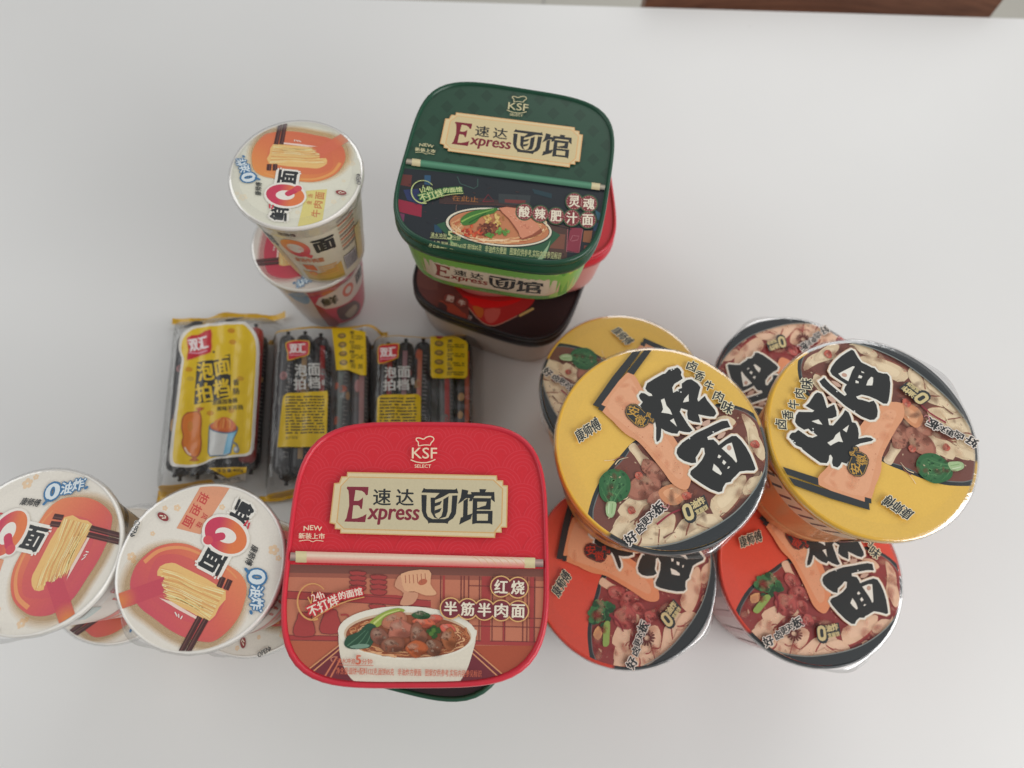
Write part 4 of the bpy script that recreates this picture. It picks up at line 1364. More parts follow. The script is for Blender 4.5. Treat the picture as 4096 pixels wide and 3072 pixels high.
def cup_print(v, deg):
    def draw(g, place, hull):
        rnd = random.Random(3)
        a = Art(g, place, H_CUP, hull, deg, 0, 1)
        o1, o2, o3 = v["bowl"]
        # little blossoms
        for x, y, r_ in ((1240, 432, 20), (1330, 430, 26), (1660, 425, 22), (995, 790, 34), (2040, 740, 40), (2075, 800, 22), (1010, 820, 20), (1150, 620, 18)):
            for k in range(5):
                a.ell(x + r_ * .62 * math.cos(R(72 * k)), y + r_ * .62 * math.sin(R(72 * k)), r_ * .45, r_ * .42, v["petal"], k=9, step=False)
            a.n += 1
        # flavour strip
        a.poly([(1520, 240), (1730, 262), (1500, 625), (1325, 580)], v["strip"])
        for wd, x, y in zip(v["name"], (1522, 1468, 1412), (362, 446, 532)):
            a.text(wd, x, y, 78, 74, v["nameink"], 118, 0.03)
        for wd, x, y in zip(v["sub"], (1530, 1490), (492, 556)):
            a.text(wd, x, y, 42, 42, v["nameink"], 118, 0.02)
        # bowl of soup, seen as a glossy rounded shape
        oval = [(1085, 790), (1180, 720), (1300, 690), (1420, 702), (1540, 760), (1700, 848), (1800, 922), (1843, 1020), (1812, 1170), (1760, 1270), (1690, 1350), (1600, 1412), (1520, 1415), (1400, 1388), (1280, 1330), (1150, 1235), (1060, 1165), (1005, 1080), (985, 985), (1020, 870)]
        cx, cy = 1420, 1050
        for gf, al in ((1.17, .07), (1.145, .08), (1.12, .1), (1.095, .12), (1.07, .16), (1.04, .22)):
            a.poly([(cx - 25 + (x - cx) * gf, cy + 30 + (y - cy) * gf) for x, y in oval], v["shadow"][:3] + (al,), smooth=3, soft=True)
        Pa, Pb = a.pt((1750, 800)), a.pt((1150, 1300))
        L2 = (Pb[0] - Pa[0]) ** 2 + (Pb[1] - Pa[1]) ** 2
        def grad(x, y):
            t_ = max(0, min(1, ((x - Pa[0]) * (Pb[0] - Pa[0]) + (y - Pa[1]) * (Pb[1] - Pa[1])) / L2))
            return mix(o1, o2, t_ * 2) if t_ < .5 else mix(o2, o3, t_ * 2 - 1)
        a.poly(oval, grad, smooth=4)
        # inner orange rim bands
        a.line([(1090, 830), (1190, 750), (1310, 722), (1420, 736), (1560, 800), (1700, 880), (1770, 950)], 30, mix(o1, C(240, 190, 120), .25), smooth=4, w1=10)
        inner = [(1180, 800), (1300, 770), (1420, 800), (1560, 880), (1660, 960), (1690, 1080), (1640, 1200), (1560, 1280), (1440, 1280), (1300, 1220), (1200, 1150), (1120, 1060), (1120, 940)]
        a.poly(inner, lambda x, y: mix(grad(x, y), o3, .45), smooth=4)
        # spoon-like tag at the left
        a.poly([(886, 1066), (1250, 935), (1285, 1042), (925, 1175)], lambda x, y: mix(v["tag"][0], v["tag"][1], max(0, min(1, (math.dist((x, y), a.pt((905, 1120))) / 9.5)))), step=True)
        # noodles
        a.poly([(1205, 862), (1290, 834), (1380, 870), (1690, 1040), (1640, 1160), (1570, 1262), (1420, 1190), (1270, 1110), (1280, 1040), (1250, 940), (1185, 930)], C(236, 192, 122), smooth=2)
        nd = [C(246, 220, 150), C(250, 232, 178), C(232, 180, 112), C(242, 204, 134), C(224, 164, 102)]
        for i in range(46):
            f = (i + .5) / 46
            p0 = (1215 + 40 * f + rnd.uniform(-20, 10), 870 + 230 * f)
            p1 = (1450 + 10 * f + rnd.uniform(-9, 9), 960 + 225 * f + rnd.uniform(-9, 9))
            p2 = (1685 - 118 * f, 1036 + 222 * f)
            a.line([p0, ((p0[0] + p1[0]) / 2, (p0[1] + p1[1]) / 2 - 14), p1, p2], rnd.uniform(3, 8), rnd.choice(nd), smooth=3, w1=rnd.uniform(3, 7), step=(i % 3 == 0))
        a.n += 1
        a.poly([(1198, 1092), (1290, 1120), (1490, 1238), (1476, 1252), (1340, 1180)], C(240, 214, 200))
        ck = C(74, 40, 40)
        for p, q in (((1672, 940), (1640, 1015)), ((1722, 960), (1690, 1032)), ((1500, 1232), (1352, 1508)), ((1546, 1250), (1398, 1516))):
            a.bar(p, q, 40, ck); a.bar((p[0] - 6, p[1]), (q[0] - 6, q[1]), 8, C(110, 70, 64))
        for i in range(3):
            a.bar((1318 + 26 * i, 1200 + 14 * i), (1332 + 14 * i, 1226 + 10 * i), 8, C(250, 236, 226), joints=True)
        # title
        for wd, x, y, s_ in (("鲜", 1805, 470, 150), ("面", 1600, 808, 170)):
            a.text(wd, x, y, s_ * 1.1, s_ * .95, INK, 118, 0.055, (C(240, 236, 226), 0.12))
        qa = [(1690 + 132 * math.cos(R(t)) * math.cos(R(28)) - 96 * math.sin(R(t)) * math.sin(R(28)), 634 + 132 * math.cos(R(t)) * math.sin(R(28)) + 96 * math.sin(R(t)) * math.cos(R(28))) for t in range(0, 360, 15)]
        a.line(qa, 104, C(240, 234, 224), closed=True, joints=True)
        a.ell(1566, 668, 54, 50, C(240, 234, 224))
        q1, q2 = C(230, 126, 74), C(206, 62, 92)
        a.poly([(x, y) for x, y in [(1690 + (p[0] - 1690) * 1.24, 634 + (p[1] - 634) * 1.3) for p in qa]], lambda x, y: mix(q1, q2, max(0, min(1, .5 + (a.pt((1690, 634))[0] - x) / 9))), smooth=2)
        a.poly([(1690 + (p[0] - 1690) * .62, 634 + (p[1] - 634) * .56) for p in qa], C(240, 234, 224), smooth=2)
        a.line([(1660, 640), (1600, 652), (1566, 668)], 58, q2, joints=True)
        a.ell(1560, 668, 36, 34, C(216, 80, 90))
        for p, q in (((1826, 560), (1850, 530)), ((1852, 580), (1862, 545))):
            a.bar(p, q, 14, C(208, 66, 80), joints=True)
        # maker's name, no-frying note, seal, peel mark
        a.text("康师傅", 1882, 782, 150, 56, INK, 112, 0.02, slant=.1)
        a.ell(1858, 846, 7, 7, INK)
        bl, bl2 = C(64, 120, 166), C(222, 232, 236)
        a.text("0", 1920, 940, 96, 118, bl2, 96, 0.06, (bl, 0.1))
        a.text("油", 1918, 1048, 88, 92, bl2, 98, 0.035, (bl, 0.09)); a.text("炸", 1920, 1138, 88, 92, bl2, 98, 0.03, (bl, 0.09))
        a.bar((1838, 882), (1860, 908), 22, bl, joints=True); a.bar((1876, 1194), (1880, 1206), 22, bl, joints=True)
        a.ell(1950, 1188, 16, 16, bl); a.ell(1950, 1188, 8, 8, bl2)
        sr = C(146, 56, 58)
        a.ell(1230, 497, 46, 26, sr, 32); a.bar((1205, 488), (1232, 492), 8, CREAM); a.bar((1222, 508), (1252, 506), 8, CREAM); a.bar((1240, 488), (1252, 500), 6, CREAM)
        a.text("OPEN", 1026, 580, 112, 40, INK, 112, 0.03, (C(226, 222, 214), 0.06))
        a.line([(985, 620), (1000, 642), (1015, 634)], 9, INK, smooth=3)
    return draw


PEACH = dict(paper=C(234, 228, 216), strip=C(228, 158, 122), name="担担面", sub="风味", nameink=C(206, 76, 70), bowl=(C(232, 140, 94), C(220, 104, 88), C(206, 82, 98)), shadow=C(214, 172, 110), tag=(C(230, 140, 70), C(202, 76, 92)), petal=C(236, 206, 170), body=C(228, 216, 206))
CREAMY = dict(paper=C(228, 226, 208), strip=C(226, 212, 132), name="牛肉面", sub="金汤", nameink=C(206, 130, 82), bowl=(C(232, 152, 82), C(224, 126, 80), C(214, 108, 80)), shadow=C(226, 180, 110), tag=(C(226, 140, 90), C(218, 112, 84)), petal=C(232, 222, 196), body=C(208, 200, 178))
ROSY = dict(paper=C(222, 212, 202), strip=C(222, 110, 124), name="番茄面", sub="浓汤", nameink=C(200, 60, 80), bowl=(C(206, 84, 92), C(198, 66, 84), C(190, 58, 80)), shadow=C(222, 140, 140), tag=(C(210, 90, 90), C(196, 62, 82)), petal=C(230, 196, 190), body=C(206, 194, 186))
BUFF = dict(PEACH, strip=C(226, 200, 120), bowl=(C(216, 112, 76), C(208, 92, 76), C(204, 84, 84)), body=C(196, 172, 140))


def cup(v, deg, loc, label, seed, flange, body_draw, group=None):
    t_ = empty("noodle_cup", loc, 0, label, "noodle cup", group)
    g = Geo()
    b_ = v["body"]
    g.rings([[((x, y, z), b_) for x, y in circle(r_)] for r_, z in ((28, 1.2), (29.5, 0), (31, .6), (31.3, 3), (43, 92.5))], 0, True)

    def place(u, z, l):
        r_ = 31.2 + 11.8 * (z - 2) / 90.5 + .12 + l * 3
        return (r_ * math.cos(R(u)), r_ * math.sin(R(u)), z)
    if body_draw:
        body_draw(Art(g, place, None, None, 0, 0, None, fine=2.2))
    g.build("cup_body", [M_PAPER], t_)
    g = Geo()
    pw, rim = v["paper"], C(238, 234, 226)
    g.rings([[((x, y, z), c) for x, y in circle(r_)] for r_, z, c in ((43, 92.3, rim), (45.3, 92.4, rim), (45.9, 93.8, rim), (45.7, 96, rim), (45.3, 96.6, rim), (44.9, 96.9, rim), (44.5, 96.8, rim), (44.15, 96.5, pw))], 0)
    c0 = g.vert((0, 0, 96.5), pw)
    ids = [g.vert((x, y, 96.5), pw) for x, y in circle(44.2)]
    for i in range(96):
        g.face((c0, ids[i], ids[(i + 1) % 96]), 0, False)
    flat = lambda x, y, l: (x, y, 96.5 + l)
    cup_print(v, deg)(g, flat, circle(44.1, 60))
    g.build("lid", [M_FOIL, M_SOFT], t_)
    shrink_film(45.8, CUP_H, seed, flange, 16).build("shrink_film", [M_SHRINK], t_)
    return t_


def side_cream(a):
    a.poly([(-104, 4), (-50, 4), (-50, 30), (-62, 24), (-84, 18), (-104, 22)], C(206, 166, 84))
    a.poly([(-104, 4), (-50, 4), (-50, 8), (-104, 8)], C(176, 150, 70))
    a.poly([(-150, 10), (-112, 6), (-118, 60), (-128, 84), (-150, 84)], C(216, 206, 150))
    a.text("康师傅", -93, 83, 17, -4.5, INK, 0, 0.03)
    a.text("鲜", -121, 64, 15, -18, INK, 0, 0.04)
    q1, q2 = C(222, 136, 74), C(200, 66, 92)
    ring = [(-93 + 12 * math.cos(R(t)), 62 + 12 * math.sin(R(t))) for t in range(0, 360, 15)]
    a.poly([(-93 + (x + 93) * 1.25, 62 + (y - 62) * 1.15) for x, y in ring], lambda x, y: mix(q1, q2, max(0, min(1, .5 + (62 - y) / 26 + (x + 93) / 60))))
    a.poly([(-93 + (x + 93) * .72, 62 + (y - 62) * .6) for x, y in ring], C(212, 204, 190))
    a.line([(-90, 55), (-80, 48)], 6, C(206, 76, 78))
    a.text("面", -62, 63, 22, -18, INK, 0, 0.06)
    a.text("金汤牛肉面", -86, 42, 34, -7, C(204, 112, 74), 0, 0.02)
    a.poly([(-98, 34), (-84, 34), (-82, 24), (-96, 26)], C(210, 106, 56))
    for i in range(5):
        a.bar((-80, 30 - 3.4 * i), (-56, 31 - 3.4 * i), 1.5, C(226, 170, 100))
    a.ell(-90, 19, 5, 3.6, C(222, 130, 80)); a.ell(-90, 19, 2.6, 1.8, C(206, 166, 84))
    for i in range(9):
        a.bar((-44, 84 - 5 * i), (-22, 86 - 5 * i), 2.1, [C(150, 140, 130), C(208, 136, 108), C(170, 160, 140), C(216, 150, 120)][i % 4])
    a.poly([(-46, 12), (-26, 14), (-26, 34), (-46, 34)], C(176, 170, 172))
    for i in range(9):
        a.bar((-44 + 2.1 * i, 14), (-44 + 2.1 * i, 32), 1.0, C(96, 94, 98))
    a.poly([(-24, 12), (-12, 12), (-12, 60), (-24, 60)], C(214, 192, 130))


def side_rosy(a):
    a.poly([(-84, 82), (-74, 90), (0, 90), (10, 6), (-64, 6), (-82, 20)], C(196, 66, 86), smooth=2)
    a.poly([(-74, 74), (-10, 82), (-6, 44), (-74, 48)], C(212, 196, 186), smooth=2)
    a.text("鲜", -64, 62, 20, -17, INK, 0, 0.05)
    ring = [(-37 + 9 * math.cos(R(t)), 64 + 11 * math.sin(R(t))) for t in range(0, 360, 15)]
    a.poly(ring, C(206, 104, 84)); a.poly([(-37 + (x + 37) * .55, 64 + (y - 64) * .55) for x, y in ring], C(212, 196, 186))
    a.text("面", -13, 66, 18, -16, INK, 0, 0.05)
    a.poly([(-60, 40), (-44, 40), (-30, 34), (-20, 10), (-40, 6), (-60, 14)], C(96, 66, 62), smooth=3)
    a.poly([(-52, 22), (-34, 28), (-28, 16), (-44, 8)], C(170, 150, 126), smooth=2)
    a.poly([(-84, 60), (-72, 30), (-66, 6), (-84, 6)], C(158, 60, 56), smooth=2)
    a.poly([(-112, 74), (-88, 88), (-86, 70), (-96, 60)], C(128, 160, 186), smooth=2)
    a.poly([(-140, 4), (-132, 4), (-132, 90), (-140, 90)], C(214, 176, 90))


def side_peach(a):
    a.poly([(-70, 40), (0, 44), (0, 34), (-70, 30)], C(214, 118, 112))
    a.poly([(-70, 26), (40, 30), (40, 22), (-70, 20)], C(226, 156, 140))
    for i in range(8):
        a.bar((-34 + i * 6, 52), (-32 + i * 6, 68), 2.0, C(206, 96, 86))
    a.text("鲜Q面", -12, 76, 30, -9, C(196, 64, 66), 0, 0.03)
    a.poly([(-56, 78), (-40, 84), (-40, 72), (-56, 70)], C(188, 200, 196))
    a.poly([(20, 4), (70, 4), (70, 90), (20, 90)], C(176, 156, 128))
    a.bar((26, 84), (60, 60), 5, C(76, 66, 60))
    for i in range(8):
        a.bar((24, 50 - 5 * i), (64, 52 - 5 * i), 1.6, C(120, 104, 90))


CZ = CUP_H + 1.9
cup(ROSY, -61, (-178.6, 308, 0), "rosy pink noodle cup at the bottom of the back cup stack", 21, -40, side_rosy)
cup(CREAMY, -160, (-161, 300.9, CZ), "cream noodle cup on top of the back cup stack, yellow flavour strip on its lid", 22, -28, side_cream)
cup(dict(PEACH, strip=C(226, 180, 150)), 133, (-164, 33.5, 0), "white noodle cup on the table beside the red box, under a peach strip cup", 23, -115, side_peach)
cup(PEACH, 0, (-162.5, 35.2, CZ), "white noodle cup with a peach strip on its lid, stacked next to the red box", 24, -125, side_peach)
cup(BUFF, -29, (-256.5, 34, 0), "noodle cup on the table at the left edge, mostly hidden by the cup above it", 25, 80, side_peach)
cup(PEACH, 99, (-253.5, 36.3, CZ), "white noodle cup stacked at the left edge, its chopsticks pointing right, partly outside the picture", 26, -100, side_peach)

# ------------------------------------------------------------------ sausage packs


def film_height(x, y, wb, lb, h, seed, yo=0.0):
    """height of the bag film over the sausages, falling to the flat sealed ends and side folds"""
    def side(a, b, s0, s1):
        t_ = (abs(a) - b + s0) / (s0 + s1)
        t_ = min(1.0, max(0.0, t_))
        return math.sqrt(max(0.0, 1 - t_ ** 2.2))
    n1 = noise.noise(Vector((x * .06 + seed, y * .05, seed * 1.7)))
    n2 = noise.noise(Vector((x * .16, y * .14 + seed, 3.1)))
    body = side(x, wb, 5, 8) * side(y - yo, lb, -0.5, 12)
    ripple = 0.4 * math.cos(x * 5 * math.pi / wb + math.pi)
    base = 1.2 + 2.2 * (0.5 + 0.5 * n1) + 1.4 * abs(n2)
    end = max(0.0, (abs(y - yo) - lb - 7) / 18)
    base += end * (5.5 * (0.5 + 0.5 * math.sin(x * .085 + seed)) + 2.0 * math.sin(x * .21 + seed * 2.0) + 1.5)
    fold = abs(math.sin(x * .42 + seed + 1.5 * n1)) * 2.2 * max(0.0, 1 - abs(abs(y - yo) - lb - 4) / 8)
    return (max(base, 0.6) + fold) * (1 - body) + body * (h + ripple + 0.4 * n2 + .3 * n1)


def sausage_mesh(r_, ln, base, stripe, rnd):
    g = Geo()
    n = 20
    prof = [(-ln / 2 - 5.5, 1.0), (-ln / 2 - 4.8, 2.0), (-ln / 2 - 3.4, 1.5), (-ln / 2 - 1.6, 1.6), (-ln / 2 - .2, r_ * .6), (-ln / 2 + 1.6, r_ * .86), (-ln / 2 + 5, r_), (-ln / 6, r_ * 1.0), (ln / 6, r_), (ln / 2 - 5, r_), (ln / 2 - 1.6, r_ * .86), (ln / 2 + .2, r_ * .6), (ln / 2 + 1.6, 1.6), (ln / 2 + 3.4, 1.5), (ln / 2 + 4.8, 2.0), (ln / 2 + 5.5, 1.0)]
    dk = C(34, 30, 32)
    rings = []
    for y, q in prof:
        c = dk if q < 2.5 else base
        rings.append([((q * math.cos(2 * math.pi * i / n), y, q * math.sin(2 * math.pi * i / n)), c) for i in range(n)])
    g.rings([r2[::-1] for r2 in rings], 0, True, True)

    def place(x, y, l):
        t_ = math.pi / 2 - x / r_
        return ((r_ + .1 + l) * math.cos(t_), y, (r_ + .1 + l) * math.sin(t_))
    a = Art(g, place, None, None, 0, 0, None, fine=3)
    L = ln / 2 - 10
    x0 = rnd.uniform(-4, 2)
    a.poly([(x0, -L), (x0 + 4.2, -L), (x0 + 4.2, L), (x0, L)], stripe)
    for k in range(26):
        y = -L + 2 + k * (2 * L / 27)
        a.poly([(x0 + 5.2, y), (x0 + 5.2 + rnd.uniform(2, 5), y), (x0 + 5.2 + rnd.uniform(2, 5), y + .8), (x0 + 5.2, y + .8)], C(150, 142, 138), step=False)
    a.n += 1
    for _ in range(4):
        y = rnd.uniform(-L, L)
        a.ell(rnd.uniform(-6, 6), y, rnd.uniform(2, 4), rnd.uniform(3, 6), rnd.choice([C(206, 100, 66), C(196, 150, 96), C(186, 120, 120), C(120, 116, 112)]))
    return g


def sausage_pack(loc, rot, label, wb, lb, seed, draw, tops, fins, group, ls=None):
    t_ = empty("sausage_pack", loc, rot, label, "sausage pack", group)
    rnd = random.Random(seed)
    yo = fins[4]
    r_ = wb / 5 * (.98 if fins[3] else .92)
    # ten sausages in two layers
    for row, z in ((0, r_ + .2), (1, r_ * 2.75 + .2)):
        for i in range(5):
            b_, st = tops[i] if row else (C(50, 46, 48), C(150, 46, 44))
            o = sausage_mesh(r_, 2 * (ls or lb), b_, st, rnd).build("sausage", [M_CASING], t_)
            o.location = ((-wb + r_ + i * 2 * r_ + .3 + (2 * wb - 10 * r_ - .6 if i > 2 else 0)) * MM, (yo + rnd.uniform(-2.5, 2.5)) * MM, z * MM)
            o.rotation_euler = (0, 0, R(rnd.uniform(-.8, .8)))
    h = r_ * 3.75 + 2.0
    ox = wb + 13
    oy0, oy1 = lb + fins[0], lb + fins[1]
    H = lambda x, y: film_height(x, y, wb, lb, h, seed, yo)
    g = Geo()
    nx, ny = 64, 100
    w = (1, 1, 1, 1)
    idx = []
    for j in range(ny + 1):
        y = -oy0 + (oy0 + oy1) * j / ny
        row = []
        for i in range(nx + 1):
            f = -1 + 2 * i / nx
            pin = 1 + .07 * (abs(y) > lb + 6) * math.sin(seed + y)
            x = f * (ox - 3 + 5 * min(1, max(0, (abs(y) - lb) / 16))) * pin
            row.append(g.vert((x, y + 1.2 * math.sin(x * .1 + seed) * (abs(y) > lb + 4), H(x, y) + .5), w))
        idx.append(row)
    for j in range(ny):
        for i in range(nx):
            g.face((idx[j][i], idx[j][i + 1], idx[j + 1][i + 1], idx[j + 1][i]), 0)
    g.build("film_bag", [M_BAG], t_)
    # yellow printed seals at both ends
    for end, ow, yy in ((1, 6.0 if fins[3] else 5.0, oy1), (-1, fins[2], oy0)):
        g = Geo()
        yel = C(222, 172, 26)
        rows = []
        for j in range(4):
            y = end * (yy - ow * (1 - j / 3))
            row = []
            for i in range(61):
                x = (-1 + 2 * i / 60) * (ox + 1.6)
                if fins[3] and end < 0:
                    x = x * .5 - ox * .45
                row.append(((x, y + 1.2 * math.sin(x * .1 + seed), H(x, y) + .75), yel))
            rows.append(row)
        g.rings(rows if end > 0 else rows[::-1], 0, closed=False)
        g.build("seal_strip", [M_LABEL], t_)
    g = Geo()

    def place(x, y, l):
        i, j = math.floor(x / 2 + 1e-7), math.floor(y / 2 + 1e-7)
        fx, fy = x / 2 - i, y / 2 - j
        for a_, b_ in ((i, j), (i + 1, j), (i, j + 1), (i + 1, j + 1)):
            if (a_, b_) not in net:
                net[a_, b_] = H(a_ * 2, b_ * 2)
        z00, z10, z01, z11 = net[i, j], net[i + 1, j], net[i, j + 1], net[i + 1, j + 1]
        z = z00 + fx * (z10 - z00) + fy * (z11 - z10) if fx >= fy else z00 + fy * (z01 - z00) + fx * (z11 - z01)
        return (x, y, z + 1.0 + l)
    net = {}
    draw(g, place)
    g.build("film_label", [M_LABEL, M_SOFT], t_)
    return t_


def brand_flag(a, pts, c, w, h, rot):
    red = C(196, 34, 48)
    cx, cy = sum(p[0] for p in pts) / len(pts), sum(p[1] for p in pts) / len(pts)
    a.poly([(cx + (x - cx) * 1.09, cy + (y - cy) * 1.09) for x, y in pts], C(222, 176, 40), smooth=2)
    a.poly(pts, red, smooth=2)
    a.text("双汇", c[0], c[1], w, h, C(240, 226, 226), rot, 0.05)
    a.line([(c[0] - w * .5, c[1] + h * .72), (c[0], c[1] + h * .74), (c[0] + w * .5, c[1] + h * .55)], h * .1, C(226, 150, 170))


def front_print(g, place):
    a = Art(g, place, H_PACK1, None, 0, 0, 1, grid=2.0, shift=(0, -1.5))
    out = [(268, 300), (330, 250), (440, 225), (700, 205), (770, 225), (830, 300), (850, 380), (848, 500), (838, 700), (826, 900), (812, 1120), (800, 1190), (760, 1225), (560, 1245), (470, 1268), (380, 1308), (230, 1310), (178, 1290), (172, 1220), (185, 1080), (212, 880), (235, 700), (255, 540), (262, 480), (240, 420), (245, 340)]
    a.poly(out, C(224, 220, 212), smooth=2)
    cx, cy = 530, 760
    a.poly([(cx + (x - cx) * .93, cy + (y - cy) * .965) for x, y in out], C(228, 192, 20), smooth=2)
    for x, y, c in ((640, 275, C(216, 150, 30)), (650, 360, C(222, 160, 40)), (320, 570, C(222, 160, 30)), (330, 640, C(220, 186, 60)), (640, 880, C(224, 170, 60)), (480, 900, C(222, 160, 40)), (710, 640, C(222, 170, 44))):
        a.glow(x, y, 55, 38, c, 0, .8)
    brand_flag(a, [(305, 330), (390, 305), (484, 265), (490, 350), (484, 440), (400, 465), (306, 500), (318, 420)], (390, 375), 140, 95, -12)
    a.ell(506, 436, 9, 9, C(70, 66, 40))
    bk, ye = C(44, 44, 40), C(228, 192, 30)
    a.poly([(380, 515), (520, 492), (630, 452), (636, 600), (634, 770), (520, 805), (358, 835), (366, 700)], bk)
    for wd, x, y in (("泡", 442, 583), ("面", 570, 545), ("拍", 432, 745), ("档", 566, 712)):
        a.text(wd, x, y, 118, 138, ye, -9, 0.035)
    a.text("香", 678, 668, 48, 46, bk, -3, 0.02); a.text("肠", 678, 736, 50, 46, bk, -3, 0.02)
    a.text("泡面加香肠", 592, 812, 190, 38, bk, -6, 0.02); a.text("美味不可挡", 630, 862, 196, 36, bk, -4, 0.02)
    # plain sausage and a cup of noodles
    a.poly([(300, 900), (330, 890), (380, 885), (410, 905), (420, 960), (415, 1060), (420, 1140), (410, 1200), (380, 1240), (330, 1230), (285, 1190), (265, 1130), (275, 1080), (262, 1010), (270, 940)], C(170, 84, 30), smooth=3)
    a.poly([(304, 910), (335, 898), (378, 893), (402, 912), (410, 962), (405, 1060), (410, 1138), (400, 1194), (376, 1230), (334, 1220), (294, 1184), (275, 1128), (284, 1080), (272, 1010), (279, 945)], C(218, 120, 36), smooth=3)
    a.glow(330, 1000, 40, 80, C(232, 150, 60), 0, .7); a.line([(290, 1165), (310, 1200), (330, 1215)], 14, C(236, 210, 190), smooth=3, joints=True)
    for k in range(5):
        a.line([(395, 890), (375 + 14 * k, 858 + 3 * abs(k - 2))], 9, C(190, 96, 40), joints=True, step=True)
        a.line([(360, 1236), (330 + 16 * k, 1266 - 3 * abs(k - 2))], 9, C(190, 96, 40), joints=True, step=True)
    a.poly([(470, 1010), (692, 1030), (660, 1110), (640, 1205), (600, 1225), (480, 1232), (462, 1200)], C(70, 110, 140))
    a.poly([(478, 1020), (684, 1038), (650, 1110), (632, 1200), (596, 1218), (484, 1224), (470, 1196)], C(214, 216, 214))
    a.poly([(620, 1040), (684, 1040), (650, 1110), (632, 1200), (580, 1216), (600, 1120)], C(124, 186, 216))
    a.ell(582, 1012, 112, 44, C(70, 110, 140), 5); a.ell(582, 1008, 104, 38, C(206, 96, 40), 5)
    a.poly([(500, 1000), (540, 950), (590, 930), (640, 950), (680, 1000), (640, 1030), (540, 1025)], C(222, 116, 50), smooth=3)
    for k in range(9):
        a.line([(510 + 17 * k, 1015), (520 + 16 * k, 965), (560 + 7 * k, 945)], 7, rnd_c[k % 3], smooth=3)
    a.line([(655, 1120), (690, 1150), (685, 1190)], 12, C(120, 130, 140), smooth=3); a.ell(682, 1180, 22, 26, C(150, 158, 166)); a.ell(678, 1176, 12, 16, C(206, 210, 212))
    # weight flap
    a.poly([(470, 1318), (760, 1310), (752, 1350), (600, 1385)], C(216, 174, 30))
    a.text("净含量:400g", 630, 1338, 200, 32, bk, -2, 0.02)
    a.poly([(520, 1365), (600, 1388), (752, 1354), (720, 1396), (570, 1418)], C(186, 180, 172))
    a.text("40g×10支", 628, 1390, 140, 22, bk, -4, 0.02)
    for x, y, r1 in ((350, 225, -18), (660, 178, 5)):
        a.poly([(x - 70, y + 18), (x - 20, y - 2), (x + 20, y - 26), (x + 66, y - 22), (x + 70, y), (x + 20, y + 10), (x - 40, y + 30)], C(60, 58, 56), smooth=2)


rnd_c = [C(232, 140, 60), C(240, 170, 90), C(206, 92, 40)]


def info_lines(a, x0, y0, x1, y1, n, rnd, ink, sk=0.0, h=None):
    """a block of fine print: rows of word-sized bars, as small as the lettering reads"""
    dy = (y1 - y0) / n
    for i in range(n):
        x = x0
        while x < x1 - 14:
            w_ = min(rnd.choice([18, 30, 46, 70, 96]), x1 - x)
            y = y0 + dy * (i + .5) + sk * (x - x0)
            a.poly([(x, y - dy * .26), (x + w_, y - dy * .26 + sk * w_), (x + w_, y + dy * .2 + sk * w_), (x, y + dy * .2)], ink, step=False)
            x += w_ + rnd.choice([6, 9, 22])
    a.n += 1


def back_print(H, m, seed):
    def draw(g, place):
        rnd = random.Random(seed)
        a = Art(g, place, H, None, 0, 0, 1, grid=2.0, shift=(0, -3.8))
        ye, bk = C(222, 186, 22), C(56, 52, 34)
        m(a, ye, bk, rnd)
    return draw


def layout_a(a, ye, bk, rnd):
    brand_flag(a, [(244, 292), (300, 268), (380, 262), (462, 272), (464, 340), (456, 395), (370, 420), (270, 450), (266, 380)], (356, 336), 150, 92, -3)
    wh = C(206, 206, 202)
    for wd, x, y in (("泡", 388, 548), ("面", 520, 545), ("拍", 378, 680), ("档", 520, 672)):
        a.text(wd, x, y, 112, 116, wh, -2, 0.03)
    a.text("香肠", 608, 668, 30, 56, wh, 0, 0.03)
    a.poly([(262, 775), (650, 752), (656, 790), (640, 1300), (160, 1300), (210, 830), (225, 795)], ye)
    info_lines(a, 240, 800, 620, 1180, 13, rnd, bk, -.02)
    a.text("生产许可", 300, 1210, 120, 26, bk, -2, .02)
    a.poly([(690, 140), (820, 130), (1020, 175), (1030, 500), (1028, 600), (985, 600), (850, 550), (735, 548), (720, 380)], ye, smooth=0)
    for i, wd in enumerate("煮炒烤煎"):
        y = 208 + i * 88
        a.ell(790 + i * 6, y + 5, 42, 26 if i != 1 else 30, C(120, 104, 60)); a.ell(790 + i * 6, y + 2, 24, 13, C(176, 140, 70))
        a.text(wd, 890, y - 24 + i * 6, 46, 34, bk, 4, .03)
        info_lines(a, 880, y - 4 + i * 6, 1000, y + 42 + i * 6, 3, rnd, bk, .05)


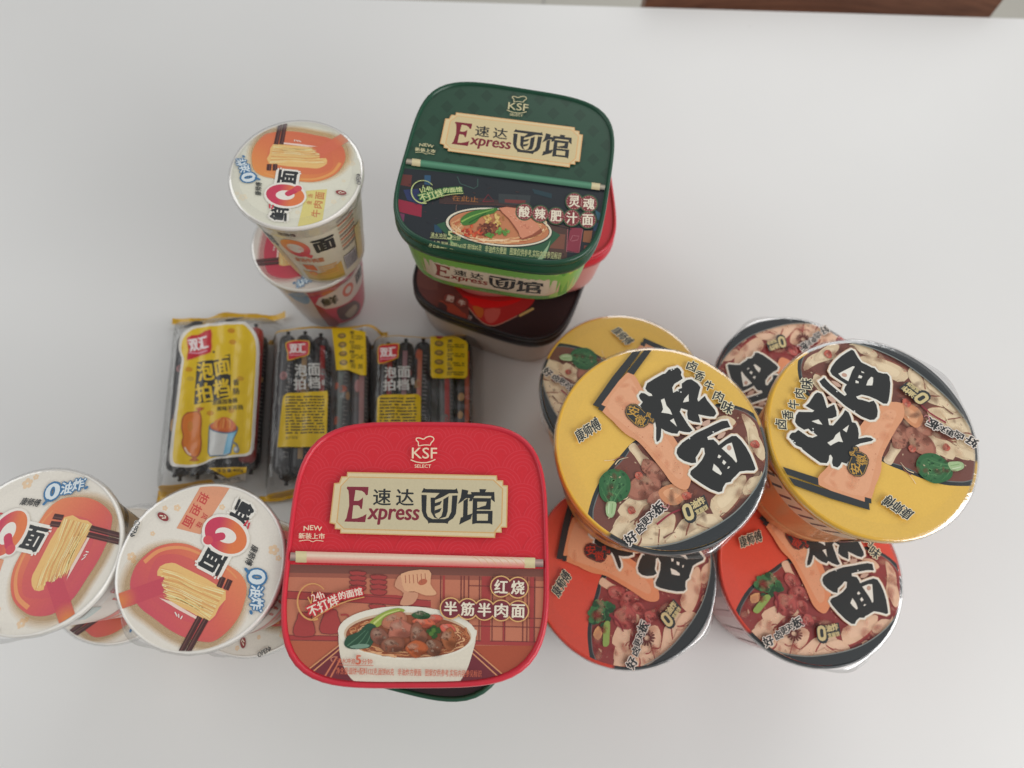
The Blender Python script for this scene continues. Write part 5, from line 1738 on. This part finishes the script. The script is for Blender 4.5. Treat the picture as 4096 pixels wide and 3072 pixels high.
def layout_b(a, ye, bk, rnd):
    brand_flag(a, [(1155, 318), (1240, 300), (1345, 298), (1340, 370), (1334, 425), (1250, 458), (1160, 478), (1150, 400)], (1244, 372), 150, 92, -3)
    wh = C(206, 206, 202)
    for wd, x, y in (("泡", 1268, 570), ("面", 1402, 566), ("拍", 1258, 694), ("档", 1390, 690)):
        a.text(wd, x, y, 116, 108, wh, -1, 0.03)
    a.text("香肠", 1488, 660, 34, 70, wh, 0, 0.03)
    a.poly([(1158, 800), (1200, 788), (1540, 784), (1566, 810), (1566, 1300), (1130, 1300), (1140, 830)], ye)
    info_lines(a, 1165, 810, 1525, 1180, 12, rnd, bk)
    a.poly([(1656, 200), (1900, 205), (2010, 268), (2024, 300), (2022, 600), (2000, 628), (1680, 628), (1664, 600)], ye)
    a.poly([(1712, 200), (1782, 200), (1772, 232), (1748, 246), (1720, 235)], C(176, 40, 40), smooth=2)
    for i, wd in enumerate("煮炒烤煎"):
        y = 290 + i * 90
        a.ell(1744, y, 44, 27, C(120, 104, 60)); a.ell(1744, y - 2, 25, 13, C(180, 144, 70))
        a.text(wd, 1852, y - 24, 50, 34, bk, 1, .03)
        info_lines(a, 1822, y + 2, 1990, y + 44, 2, rnd, bk)


bl = C(44, 42, 44)
T1 = [(bl, C(90, 90, 94)), (C(60, 56, 58), C(150, 40, 40)), (bl, C(190, 130, 90)), (bl, C(160, 40, 40)), (C(178, 46, 40), C(206, 60, 50))]
T2 = [(C(66, 64, 66), C(90, 88, 90)), (C(46, 44, 46), C(190, 150, 96)), (C(52, 50, 52), C(190, 60, 60)), (C(90, 92, 92), C(120, 130, 126)), (C(84, 78, 80), C(190, 140, 140))]
T3 = [(bl, C(190, 60, 60)), (C(50, 48, 50), C(176, 128, 136)), (C(58, 56, 58), C(206, 110, 76)), (C(96, 96, 96), C(196, 50, 50)), (C(60, 56, 58), C(200, 90, 60))]
GS = "bags of instant noodle sausages"
sausage_pack((-254.5, 186.5, 0), 9, "sausage bag lying face up at the left, big yellow front label with black lettering", 37.5, 67, 1.3, front_print, T1, (15, 26, 12, True, 5), GS, 62)
sausage_pack((-162.5, 191, 0), 8.6, "sausage bag lying back up in the middle of the three, its fine print upward", 40, 63.5, 2.9, back_print(H_PACK2, layout_a, 5), T2, (12, 12.5, 5, False, 4), GS, 63)
sausage_pack((-73.5, 193.5, 0), 6, "sausage bag lying back up beside the dark bottom box of the back stack", 41.5, 60, 4.4, back_print(H_PACK3, layout_b, 6), T3, (14, 13.5, 5, False, 3.5), GS, 60)
